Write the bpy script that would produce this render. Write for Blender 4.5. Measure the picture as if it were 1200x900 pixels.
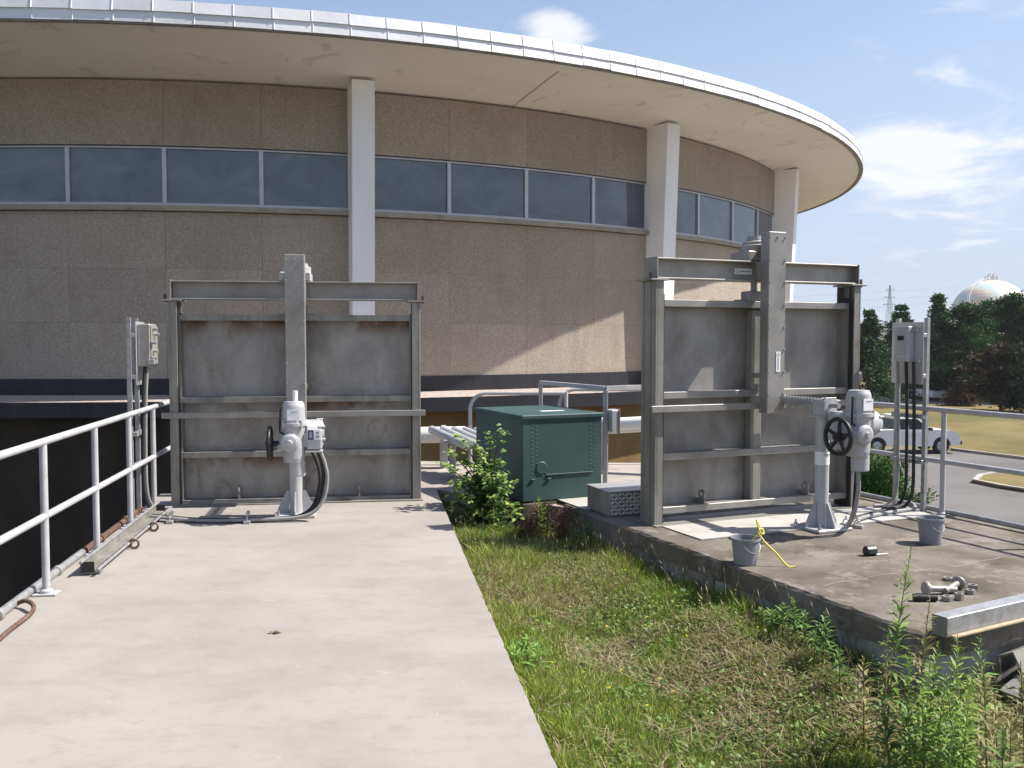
import bpy, math, random
import numpy as np
from mathutils import Vector, Matrix
random.seed(7)
rng = np.random.default_rng(11)
R = math.radians
SC = bpy.context.scene
for o in list(bpy.data.objects):
    bpy.data.objects.remove(o)

# ------------------------------------------------------------------ camera, sky, sun, exposure
EYE, FPX, PITCH = 1.72, 1097.0, 2.79
cam_d = bpy.data.cameras.new('camera')
cam_d.sensor_width = 36.0
cam_d.lens = 36.0 * FPX / 1200.0
cam_d.clip_start, cam_d.clip_end = 0.05, 9000
cam = bpy.data.objects.new('camera', cam_d)
SC.collection.objects.link(cam)
cam.location = (0, 0, EYE)
cam.rotation_euler = (R(90 - PITCH), 0, 0)
SC.camera = cam
SUN_EL, SUN_AZ = 50.5, 4.8                 # elevation; degrees from +X towards +Y
SVEC = Vector((math.cos(R(SUN_AZ)) * math.cos(R(SUN_EL)), math.sin(R(SUN_AZ)) * math.cos(R(SUN_EL)), math.sin(R(SUN_EL))))
world = bpy.data.worlds.new('World')
SC.world = world
world.use_nodes = True


def setup_world():
    nt = world.node_tree
    nt.nodes.clear()
    N, L = nt.nodes.new, nt.links.new
    out = N('ShaderNodeOutputWorld')
    bg = N('ShaderNodeBackground')
    bg.inputs['Strength'].default_value = 0.105
    sky = N('ShaderNodeTexSky')
    sky.sky_type = 'NISHITA'
    sky.sun_disc = False
    sky.sun_elevation = R(SUN_EL)
    sky.sun_rotation = R(90 - SUN_AZ)
    sky.altitude = 100
    sky.air_density = 1.0
    sky.dust_density = 0.9
    sky.ozone_density = 1.8
    # thin drifting summer cloud: noise on a flat cloud layer seen from below
    tc = N('ShaderNodeTexCoord')
    sep = N('ShaderNodeSeparateXYZ')
    L(tc.outputs['Generated'], sep.inputs[0])
    zc = N('ShaderNodeMath'); zc.operation = 'MAXIMUM'; zc.inputs[1].default_value = 0.02
    L(sep.outputs[2], zc.inputs[0])
    za = N('ShaderNodeMath'); za.operation = 'ADD'; za.inputs[1].default_value = 0.12
    L(zc.outputs[0], za.inputs[0])
    dx = N('ShaderNodeMath'); dx.operation = 'DIVIDE'
    dy = N('ShaderNodeMath'); dy.operation = 'DIVIDE'
    L(sep.outputs[0], dx.inputs[0]); L(za.outputs[0], dx.inputs[1])
    L(sep.outputs[1], dy.inputs[0]); L(za.outputs[0], dy.inputs[1])
    cb = N('ShaderNodeCombineXYZ')
    L(dx.outputs[0], cb.inputs[0]); L(dy.outputs[0], cb.inputs[1])
    big = N('ShaderNodeTexNoise'); big.inputs['Scale'].default_value = 0.55; big.inputs['Detail'].default_value = 3
    mp0 = N('ShaderNodeMapping'); mp0.inputs['Location'].default_value = CLOUD_SHIFT
    L(cb.outputs[0], mp0.inputs[0]); L(mp0.outputs[0], big.inputs['Vector'])
    fine = N('ShaderNodeTexNoise'); fine.inputs['Scale'].default_value = 2.8; fine.inputs['Detail'].default_value = 10
    fine.inputs['Roughness'].default_value = 0.62; fine.inputs['Distortion'].default_value = 0.5
    L(mp0.outputs[0], fine.inputs['Vector'])
    f2 = N('ShaderNodeMath'); f2.operation = 'MULTIPLY_ADD'; f2.inputs[1].default_value = 2.6; f2.inputs[2].default_value = -1.8
    L(fine.outputs['Fac'], f2.inputs[0])
    mul = N('ShaderNodeMath'); mul.operation = 'MULTIPLY_ADD'; mul.inputs[1].default_value = 1.0
    L(big.outputs['Fac'], mul.inputs[0]); L(f2.outputs[0], mul.inputs[2])
    # three clouds that stand in the view, as soft round masks on the sky direction
    prev = mul.outputs[0]
    for (px, py, rad, amp) in CLOUDS:
        d = Vector(((px - 600) / FPX, 1, (450 - py) / FPX))
        d = Matrix.Rotation(R(-PITCH), 3, 'X') @ d
        d.normalize()
        dist = N('ShaderNodeVectorMath'); dist.operation = 'DISTANCE'
        sc = N('ShaderNodeVectorMath'); sc.operation = 'MULTIPLY'; sc.inputs[1].default_value = (1, 1, 1.7)
        L(tc.outputs['Generated'], sc.inputs[0])
        L(sc.outputs[0], dist.inputs[0]); dist.inputs[1].default_value = (d.x, d.y, d.z * 1.7)
        mr = N('ShaderNodeMapRange'); mr.interpolation_type = 'SMOOTHSTEP'
        mr.inputs['From Min'].default_value = 0; mr.inputs['From Max'].default_value = rad
        mr.inputs['To Min'].default_value = amp; mr.inputs['To Max'].default_value = 0
        L(dist.outputs['Value'], mr.inputs['Value'])
        ad = N('ShaderNodeMath'); ad.operation = 'ADD'
        L(prev, ad.inputs[0]); L(mr.outputs[0], ad.inputs[1])
        prev = ad.outputs[0]
    cr = N('ShaderNodeMapRange'); cr.interpolation_type = 'SMOOTHSTEP'
    cr.inputs['From Min'].default_value = 0.2; cr.inputs['From Max'].default_value = 1.0
    cr.inputs['To Max'].default_value = 0.85
    L(prev, cr.inputs['Value'])
    mx = N('ShaderNodeMix'); mx.data_type = 'RGBA'
    L(cr.outputs[0], mx.inputs[0])
    tint = N('ShaderNodeMix'); tint.data_type = 'RGBA'; tint.blend_type = 'MULTIPLY'; tint.inputs[0].default_value = 1; tint.inputs[7].default_value = (1.05, .96, .93, 1)
    L(sky.outputs[0], tint.inputs[6]); hz = N('ShaderNodeMapRange'); hz.interpolation_type = 'SMOOTHSTEP'
    hz.inputs['From Min'].default_value = -.05; hz.inputs['From Max'].default_value = .48
    hz.inputs['To Min'].default_value = .93; hz.inputs['To Max'].default_value = 0
    L(sep.outputs[2], hz.inputs['Value'])
    hm = N('ShaderNodeMix'); hm.data_type = 'RGBA'; hm.inputs[7].default_value = (2.9, 3.4, 4.5, 1)
    L(hz.outputs[0], hm.inputs[0]); L(tint.outputs[2], hm.inputs[6]); L(hm.outputs[2], mx.inputs[6])
    mx.inputs[7].default_value = (5.4, 5.45, 5.55, 1)
    L(mx.outputs[2], bg.inputs[0])
    L(bg.outputs[0], out.inputs[0])


CLOUD_SHIFT = (3.1, 1.7, 0)
CLOUDS = [(1130, 190, 0.18, .85), (1020, 180, 0.12, 0.55), (648, 34, 0.06, 1.25), (1110, 78, 0.06, 0.4), (1040, 300, 0.05, .3)]
setup_world()
sun_d = bpy.data.lights.new('sun', 'SUN')
sun_d.energy = 5.0
sun_d.angle = R(0.53)
sun_d.color = (1.0, 0.955, 0.88)
sun = bpy.data.objects.new('sun', sun_d)
SC.collection.objects.link(sun)
sun.rotation_euler = (-SVEC).to_track_quat('-Z', 'Y').to_euler()
SC.view_settings.view_transform = 'Standard'
SC.view_settings.look = 'None'
SC.view_settings.gamma = 1
SC.view_settings.use_curve_mapping = False
SC.view_settings.exposure = 0.85
SC.render.resolution_x, SC.render.resolution_y = 1024, 768


# ------------------------------------------------------------------ pixel helpers (direction only; distance from what a thing stands on)
def ray(px, py):
    c, s = math.cos(R(PITCH)), math.sin(R(PITCH))
    u, v = (px - 600) / FPX, (450 - py) / FPX
    return Vector((u, c + v * s, -s + v * c))


def gnd(px, py, z=0.0):
    d = ray(px, py)
    t = (z - EYE) / d.z
    return Vector((d.x * t, d.y * t, z))


def at(px, py, depth):
    d = ray(px, py)
    t = depth / d.y
    return Vector((d.x * t, depth, EYE + d.z * t))


# ------------------------------------------------------------------ materials
MATS = {}


class NT:
    def __init__(s, name):
        s.m = bpy.data.materials.new(name)
        s.m.use_nodes = True
        s.t = s.m.node_tree
        s.b = s.t.nodes['Principled BSDF']
        g = s.n('ShaderNodeNewGeometry')
        s.pos = g.outputs['Position']
        s.col = None

    def n(s, k): return s.t.nodes.new(k)
    def l(s, a, b): s.t.links.new(a, b)

    def noise(s, scale, detail=5, rough=.55, stretch=(1, 1, 1), dist=0., off=(0, 0, 0)):
        mp = s.n('ShaderNodeMapping')
        mp.inputs['Scale'].default_value = stretch
        mp.inputs['Location'].default_value = off
        s.l(s.pos, mp.inputs[0])
        t = s.n('ShaderNodeTexNoise')
        t.inputs['Scale'].default_value = scale
        t.inputs['Detail'].default_value = detail
        t.inputs['Roughness'].default_value = rough
        t.inputs['Distortion'].default_value = dist
        s.l(mp.outputs[0], t.inputs['Vector'])
        return t.outputs['Fac']

    def ramp(s, fac, cols, lo=.32, hi=.68):
        r = s.n('ShaderNodeValToRGB')
        e = r.color_ramp.elements
        while len(e) < len(cols): e.new(.5)
        for i, c in enumerate(cols):
            e[i].position = lo + (hi - lo) * i / max(1, len(cols) - 1)
            e[i].color = (*c, 1)
        s.l(fac, r.inputs[0])
        return r.outputs[0]

    def mask(s, fac, lo, hi, amt=1.):
        r = s.n('ShaderNodeMapRange')
        r.interpolation_type = 'SMOOTHSTEP'
        r.inputs['From Min'].default_value = lo
        r.inputs['From Max'].default_value = hi
        r.inputs['To Max'].default_value = amt
        s.l(fac, r.inputs['Value'])
        return r.outputs[0]

    def mix(s, fac, a, b, mode='MIX'):
        m = s.n('ShaderNodeMix')
        m.data_type = 'RGBA'
        m.blend_type = mode
        for v, i in ((fac, 0), (a, 6), (b, 7)):
            if isinstance(v, (int, float)): m.inputs[i].default_value = v
            elif isinstance(v, tuple): m.inputs[i].default_value = (*v, 1)
            else: s.l(v, m.inputs[i])
        return m.outputs[2]

    def math(s, op, a, b):
        m = s.n('ShaderNodeMath')
        m.operation = op
        for v, i in ((a, 0), (b, 1)):
            if isinstance(v, (int, float)): m.inputs[i].default_value = v
            else: s.l(v, m.inputs[i])
        return m.outputs[0]

    def bump(s, fac, strength=.3, dist=.01):
        b = s.n('ShaderNodeBump')
        b.inputs['Strength'].default_value = strength
        b.inputs['Distance'].default_value = dist
        s.l(fac, b.inputs['Height'])
        s.l(b.outputs[0], s.b.inputs['Normal'])

    def done(s, col, rough=.7, metal=0., spec=.5):
        if isinstance(col, tuple): s.b.inputs['Base Color'].default_value = (*col, 1)
        else: s.l(col, s.b.inputs['Base Color'])
        if isinstance(rough, (int, float)): s.b.inputs['Roughness'].default_value = rough
        else: s.l(rough, s.b.inputs['Roughness'])
        s.b.inputs['Metallic'].default_value = metal
        s.b.inputs['Specular IOR Level'].default_value = spec
        MATS[s.m.name] = s.m
        return s.m

    def rnd(s):
        return s.n('ShaderNodeObjectInfo').outputs['Random']


def simple(name, cols, scale=4, rough=.6, metal=0., bump=.1, bscale=60, stretch=(1, 1, 1), spec=.4, dirt=0., dcol=(.12, .1, .08)):
    t = NT(name)
    c = t.ramp(t.noise(scale, 6, .6, stretch), cols)
    if dirt:
        c = t.mix(t.mask(t.noise(scale * 2.3, 7, .65, stretch, .4, (5, 2, 1)), .5, .72, dirt), c, dcol)
    if bump: t.bump(t.noise(bscale, 4), bump, .004)
    return t.done(c, rough, metal, spec)


def make_materials():
    # light broom-finished concrete of the walkway
    t = NT('walkway_concrete')
    c = t.ramp(t.noise(.9, 8, .62), [(.258, .236, .212), (.29, .266, .241), (.313, .288, .262)], .36, .64)
    c = t.mix(t.mask(t.noise(3.0, 11, .78, (.75, 1.25, 1), 0), .48, .66, .5), c, (.215, .192, .168))
    c = t.mix(t.mask(t.noise(26, 4, .7), .58, .8, .35), c, (.18, .16, .14))
    c = t.mix(t.mask(t.noise(120, 2, .6), .55, .8, .35), c, (.38, .35, .33))
    c = t.mix(t.mask(t.noise(10, 9, .78, (.7, 1.3, 1), 0, (8, 1, 0)), .52, .64, .45), c, (.235, .208, .183))
    c = t.mix(t.mask(t.noise(7, 6, .75, (1, 1, 1), 1.2, (3, 9, 0)), .63, .7, .5), c, (.4, .37, .35))
    c = t.mix(t.mask(t.noise(34, 6, .8, (1, 1, 1), .2, (1, 5, 0)), .62, .7, .65), c, (.14, .12, .1))
    t.bump(t.noise(160, 5, .7), .35, .004)
    t.done(c, .85, 0, .3)
    # weathered brown-stained concrete of the right platform top
    t = NT('platform_concrete')
    c = t.ramp(t.noise(1.3, 8, .66), [(.08, .068, .052), (.135, .116, .093), (.195, .173, .147)], .38, .62)
    c = t.mix(t.mask(t.noise(5.2, 9, .75), .5, .66, .6), c, (.075, .063, .048))
    c = t.mix(t.mask(t.noise(1.9, 10, .78, (1, 1, 1), 0, (4, 4, 0)), .49, .6, .75), c, (.23, .205, .18))
    c = t.mix(t.mask(t.noise(70, 3, .7), .56, .75, .4), c, (.2, .18, .155))
    t.bump(t.noise(110, 6, .75), .5, .006)
    t.done(c, .9, 0, .25)
    # platform side: stained concrete with lime bloom
    t = NT('stained_concrete')
    c = t.ramp(t.noise(2.2, 8, .7, (1, 1, .6)), [(.12, .113, .1), (.24, .23, .21), (.38, .37, .35)], .4, .6)
    c = t.mix(t.mask(t.noise(5, 8, .7, (1, 1, .5), .7), .54, .68, .8), c, (.5, .5, .48))
    c = t.mix(t.mask(t.noise(3, 8, .7, (1, 1, .3), .4, (2, 2, 7)), .52, .7, .7), c, (.09, .085, .068))
    t.bump(t.noise(45, 6, .75), .6, .01)
    t.done(c, .92, 0, .2)
    t = NT('dark_stained_concrete')
    c = t.ramp(t.noise(3, 8, .7), [(.04, .035, .03), (.08, .07, .055), (.13, .115, .095)], .34, .64)
    t.bump(t.noise(60, 6, .75), .6, .01)
    t.done(c, .92, 0, .2)
    # exposed-aggregate precast
    t = NT('aggregate')
    v = t.n('ShaderNodeTexVoronoi'); v.inputs['Scale'].default_value = 55
    t.l(t.pos, v.inputs['Vector'])
    hs = t.n('ShaderNodeSeparateColor'); t.l(v.outputs['Color'], hs.inputs[0])
    st = t.ramp(hs.outputs[0], [(.198, .154, .115), (.31, .26, .203), (.343, .294, .238), (.497, .445, .38), (.27, .226, .183)], 0, 1)
    c = t.mix(t.mask(t.noise(90, 2), .3, .65, .7), st, (.288, .242, .194))
    c = t.mix(t.mask(t.noise(.55, 7, .65, (1, 1, .8)), .4, .68, .3), c, (.21, .168, .122))
    c = t.mix(t.mask(t.noise(1.4, 8, .68, (1, 1, .14), .3, (9, 3, 2)), .54, .74, .3), c, (.13, .095, .07))
    rv = t.math('MULTIPLY_ADD', t.rnd(), .16); t.t.nodes[-1].inputs[2].default_value = 1.0
    cc = t.n('ShaderNodeCombineXYZ')
    for i in range(3): t.l(rv, cc.inputs[i])
    c = t.mix(1.0, c, cc.outputs[0], 'MULTIPLY')
    bm = t.math('SUBTRACT', 1, v.outputs['Distance'])
    t.bump(bm, .4, .008)
    t.done(c, .88, 0, .25)
    # soffit paint, peeling
    t = NT('soffit_paint')
    c = t.ramp(t.noise(.35, 6, .6), [(.77, .73, .67), (.81, .775, .72), (.84, .81, .765)])
    c = t.mix(t.mask(t.noise(.9, 8, .62, (1, 1, 1), .8), .61, .63, .38), c, (.45, .43, .42))
    c = t.mix(t.mask(t.noise(1.6, 8, .7, (.6, 1.8, 1), .5, (7, 1, 0)), .61, .65, .35), c, (.48, .46, .43))
    t.bump(t.noise(14, 5), .1, .01)
    t.done(c, .85, 0, .2)
    t = NT('column_paint')
    c = t.ramp(t.noise(1.2, 7, .6, (1, 1, .4)), [(.78, .77, .76), (.83, .825, .815), (.86, .855, .85)])
    c = t.mix(t.mask(t.noise(3.5, 8, .7, (1, 1, .5), .3), .67, .71, .6), c, (.42, .41, .39))
    t.bump(t.noise(30, 5), .15, .006)
    t.done(c, .75, 0, .3)
    t = NT('fascia_metal')
    c = t.ramp(t.noise(1.5, 5), [(.7, .7, .71), (.78, .78, .79)])
    rv = t.math('MULTIPLY_ADD', t.rnd(), .16); t.t.nodes[-1].inputs[2].default_value = .88
    cc = t.n('ShaderNodeCombineXYZ')
    for i in range(3): t.l(rv, cc.inputs[i])
    c = t.mix(1.0, c, cc.outputs[0], 'MULTIPLY')
    t.bump(t.noise(2.2, 2), .25, .04)
    t.done(c, .45, .12, .5)
    t = NT('window_glass')
    c = t.ramp(t.noise(.7, 6, .6, (1, 1, 1.6), .8), [(.04, .047, .066), (.068, .08, .112), (.1, .115, .15)])  # blotchy reflections put into the pane colour as noise
    rv = t.math('MULTIPLY_ADD', t.rnd(), .5); t.t.nodes[-1].inputs[2].default_value = .8
    cc = t.n('ShaderNodeCombineXYZ')
    for i in range(3): t.l(rv, cc.inputs[i])
    c = t.mix(1.0, c, cc.outputs[0], 'MULTIPLY')
    t.bump(t.noise(.9, 2), .12, .05)
    t.done(c, .04, 0, .9)
    simple('window_aluminium', [(.42, .42, .43), (.5, .5, .51)], 3, .45, .4)
    simple('sill_concrete', [(.26, .23, .18), (.36, .32, .26)], 2, .85, dirt=.5)
    simple('black_flashing', [(.012, .012, .016), (.022, .022, .028)], 3, .5, 0, .2, 8, (4, 4, .3))
    t = NT('roof_gravel')
    v = t.n('ShaderNodeTexVoronoi'); v.inputs['Scale'].default_value = 18
    t.l(t.pos, v.inputs['Vector'])
    hs = t.n('ShaderNodeSeparateColor'); t.l(v.outputs['Color'], hs.inputs[0])
    c = t.ramp(hs.outputs[0], [(.25, .2, .17), (.4, .34, .3), (.5, .44, .4), (.33, .28, .25)], 0, 1)
    t.bump(t.math('SUBTRACT', 1, v.outputs['Distance']), 1, .03)
    t.done(c, .9, 0, .2)
    t = NT('ochre_wall')
    c = t.ramp(t.noise(.8, 7, .65), [(.15, .095, .04), (.2, .13, .058), (.235, .16, .08)])
    c = t.mix(t.mask(t.noise(1.5, 8, .7, (1, 1, .25), .3), .5, .7, .6), c, (.1, .07, .04))
    t.bump(t.noise(25, 5), .3, .01)
    t.done(c, .9, 0, .2)
    simple('shaded_ochre_wall', [(.018, .014, .009), (.035, .026, .017), (.05, .038, .024)], 1.2, .9, 0, .3, 20, (1, 1, .3))  # foundation wall ochre darkened to near-black for the shade under the ledge
    # gate steel, weathered stainless / galvanised with rust under the flanges
    for nm, rust in (('gate_steel', .55), ('gate_steel_clean', .12)):
        t = NT(nm)
        c = t.ramp(t.noise(2.4, 8, .65, (1, 1, .6), .4), [(.215, .2, .182), (.3, .283, .262), (.385, .365, .34)], .34, .66)
        c = t.mix(t.mask(t.noise(9, 6, .7, (1, 1, .12), .3), .5, .75, .45), c, (.22, .205, .18))
        c = t.mix(t.mask(t.noise(3.1, 9, .72, (1, 1, .8), .9, (6, 1, 3)), .53, .68, rust), c, (.2, .11, .06))
        if rust > .5:
            sp = t.n('ShaderNodeSeparateXYZ'); t.l(t.pos, sp.inputs[0])
            acc = None
            for z0 in (1.9, 1.05, .48):
                up_ = t.math('MULTIPLY', t.mask(sp.outputs[2], z0 - .2, z0), t.math('LESS_THAN', sp.outputs[2], z0 + .03))
                acc = up_ if acc is None else t.math('ADD', acc, up_)
            nz = t.mask(t.noise(1.6, 7, .7, (1, 1, .6), .5, (2, 7, 1)), .42, .6, 1)
            c = t.mix(t.math('MULTIPLY', acc, nz), c, (.13, .075, .045))
        t.bump(t.noise(40, 5), .1, .004)
        t.done(c, .5, .35, .4)
    t = NT('beam_steel')
    c = t.ramp(t.noise(3, 7, .6, (1, 1, 1)), [(.235, .222, .203), (.29, .276, .255), (.34, .325, .302)])
    c = t.mix(t.mask(t.noise(8, 7, .7, (1, 1, .2)), .56, .75, .35), c, (.18, .165, .14))
    t.bump(t.noise(50, 4), .08, .003)
    t.done(c, .45, .4, .4)
    simple('post_steel', [(.18, .172, .15), (.25, .24, .213), (.31, .298, .265)], 5, .55, .3, .1, 40, (1, 1, .3), dirt=.5)
    simple('rail_paint', [(.34, .335, .345), (.42, .415, .425)], 5, .5, 0, .08, 40, dirt=.45, dcol=(.3, .27, .24))
    simple('galvanised', [(.27, .272, .275), (.35, .352, .355), (.42, .42, .42)], 14, .45, .45, .1, 60)
    simple('actuator_paint', [(.37, .37, .375), (.44, .44, .445)], 4, .4, .1, .05, 60, dirt=.15)
    simple('black_plastic', [(.012, .012, .013), (.02, .02, .02)], 6, .45)
    simple('black_rubber', [(.016, .016, .016), (.03, .03, .03)], 6, .7)
    simple('conduit_grey', [(.2, .2, .195), (.28, .28, .27)], 10, .55)
    simple('white_sticker', [(.75, .75, .76), (.8, .8, .8)], 10, .5, 0, 0)
    simple('blue_print', [(.03, .035, .1), (.04, .045, .12)], 10, .5, 0, 0)
    simple('grey_print', [(.25, .25, .28), (.3, .3, .33)], 10, .5, 0, 0)
    t = NT('green_paint')
    c = t.ramp(t.noise(2, 7, .65), [(.027, .06, .057), (.035, .075, .072), (.043, .088, .084)])
    c = t.mix(t.mask(t.noise(5, 8, .7, (1, 1, .4), .6), .6, .76, .35), c, (.045, .06, .045))
    t.bump(t.noise(6, 5), .05, .01)
    t.done(c, .55, 0, .35)
    simple('aluminium', [(.5, .5, .51), (.6, .6, .61)], 6, .4, .6, .05)
    simple('pipe_white', [(.68, .68, .67), (.76, .76, .75)], 2, .5, 0, .05, dirt=.15)
    simple('pipe_grey', [(.4, .4, .42), (.5, .5, .52)], 2, .5, .3, .05, dirt=.2)
    simple('rusty_iron', [(.06, .033, .024), (.11, .06, .042), (.16, .1, .075)], 18, .85, 0, .4, 90)
    simple('deck_concrete', [(.22, .19, .165), (.3, .265, .235), (.36, .325, .29)], 1.5, .9, 0, .4, 80, dirt=.5)
    simple('plate_steel', [(.42, .4, .37), (.5, .48, .45)], 2.5, .6, .2, .3, 130, dirt=.3)
    simple('bucket_plastic', [(.2, .205, .225), (.24, .245, .265)], 5, .5, 0, .05, dirt=.2)
    simple('yellow_rope', [(.6, .52, .08), (.7, .62, .14)], 40, .7)
    simple('asphalt', [(.095, .09, .088), (.125, .118, .115), (.15, .143, .14)], .25, .92, 0, .4, 60, dirt=.3, dcol=(.09, .088, .085))
    simple('kerb_concrete', [(.3, .28, .25), (.4, .38, .35)], 2, .9, 0, .3, 50)
    t = NT('field_grass')
    c = t.ramp(t.noise(.12, 9, .7), [(.12, .095, .037), (.18, .14, .06), (.22, .175, .085), (.15, .125, .05)], .3, .7)
    c = t.mix(t.mask(t.noise(2.5, 6, .75, (1, 1, 1)), .48, .7, .5), c, (.085, .08, .027))
    c = t.mix(t.mask(t.noise(.05, 5, .6), .52, .62, .6), c, (.08, .09, .03))
    t.bump(t.noise(9, 6, .8), .8, .06)
    t.done(c, .95, 0, .1)
    t = NT('soil')
    c = t.ramp(t.noise(3, 8, .7), [(.055, .05, .025), (.1, .085, .045), (.17, .14, .085)])
    c = t.mix(t.mask(t.noise(1.1, 6, .7), .46, .62, .6), c, (.05, .07, .022))
    t.bump(t.noise(30, 7, .8), 1, .03)
    t.done(c, .95, 0, .1)
    for nm in ('leaf_vc', 'needle_vc', 'grass_vc'):
        t = NT(nm)
        a = t.n('ShaderNodeAttribute'); a.attribute_name = 'Col'
        t.done(a.outputs['Color'], .55 if nm != 'needle_vc' else .7, 0, .35 if nm != 'needle_vc' else .2)
        # a little light passes through the blade
        tr = t.n('ShaderNodeBsdfTranslucent'); mixs = t.n('ShaderNodeMixShader')
        mixs.inputs[0].default_value = .3 if nm != 'needle_vc' else .12
        t.l(a.outputs['Color'], tr.inputs[0])
        o = t.t.nodes['Material Output']
        t.l(t.b.outputs[0], mixs.inputs[1]); t.l(tr.outputs[0], mixs.inputs[2]); t.l(mixs.outputs[0], o.inputs[0])
    simple('bark', [(.06, .045, .035), (.12, .095, .075)], 8, .95, 0, .6, 30, (1, 1, .3))
    simple('green_stem', [(.09, .12, .035), (.16, .15, .06)], 12, .7)
    simple('truck_paint', [(.72, .72, .72), (.76, .76, .76)], 1, .25, 0, 0, spec=.6)
    simple('car_glass', [(.012, .014, .016), (.02, .022, .025)], 2, .08, 0, 0, spec=.3)
    simple('tyre', [(.014, .014, .014), (.025, .025, .025)], 20, .85)
    simple('wheel_rim', [(.35, .35, .36), (.45, .45, .46)], 8, .4, .6)
    simple('red_lens', [(.3, .012, .012), (.36, .02, .02)], 8, .2, 0, 0)
    simple('dark_red_paint', [(.12, .02, .02), (.15, .025, .022)], 3, .3, 0, 0)
    simple('far_wall', [(.42, .38, .35), (.5, .46, .43)], .3, .85, 0, .1)
    simple('far_trim', [(.62, .62, .62), (.7, .7, .7)], 1, .6, 0, 0)
    simple('far_dark', [(.03, .032, .038), (.05, .052, .058)], 1, .3, 0, 0)
    t = NT('tank_mural')
    c = t.ramp(t.noise(.11, 3, .5, (1, 1, 1.6), .6), [(.42, .6, .62), (.62, .67, .64), (.76, .68, .56), (.76, .52, .36), (.8, .72, .6)], .32, .62)
    t.done(c, .45, 0, .4)
    simple('pylon_steel', [(.3, .31, .33), (.36, .37, .39)], 1, .6, .3, 0)
    simple('rock', [(.1, .098, .092), (.17, .165, .155), (.25, .24, .23)], 4, .9, 0, .8, 25)
    simple('timber', [(.34, .26, .16), (.45, .36, .24)], 4, .8, 0, .3, 50, (1, 6, 6))
    t = NT('water')
    t.bump(t.noise(3, 4), .15, .05)
    t.done((.012, .014, .01), .05, 0, .5)


make_materials()


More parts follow.
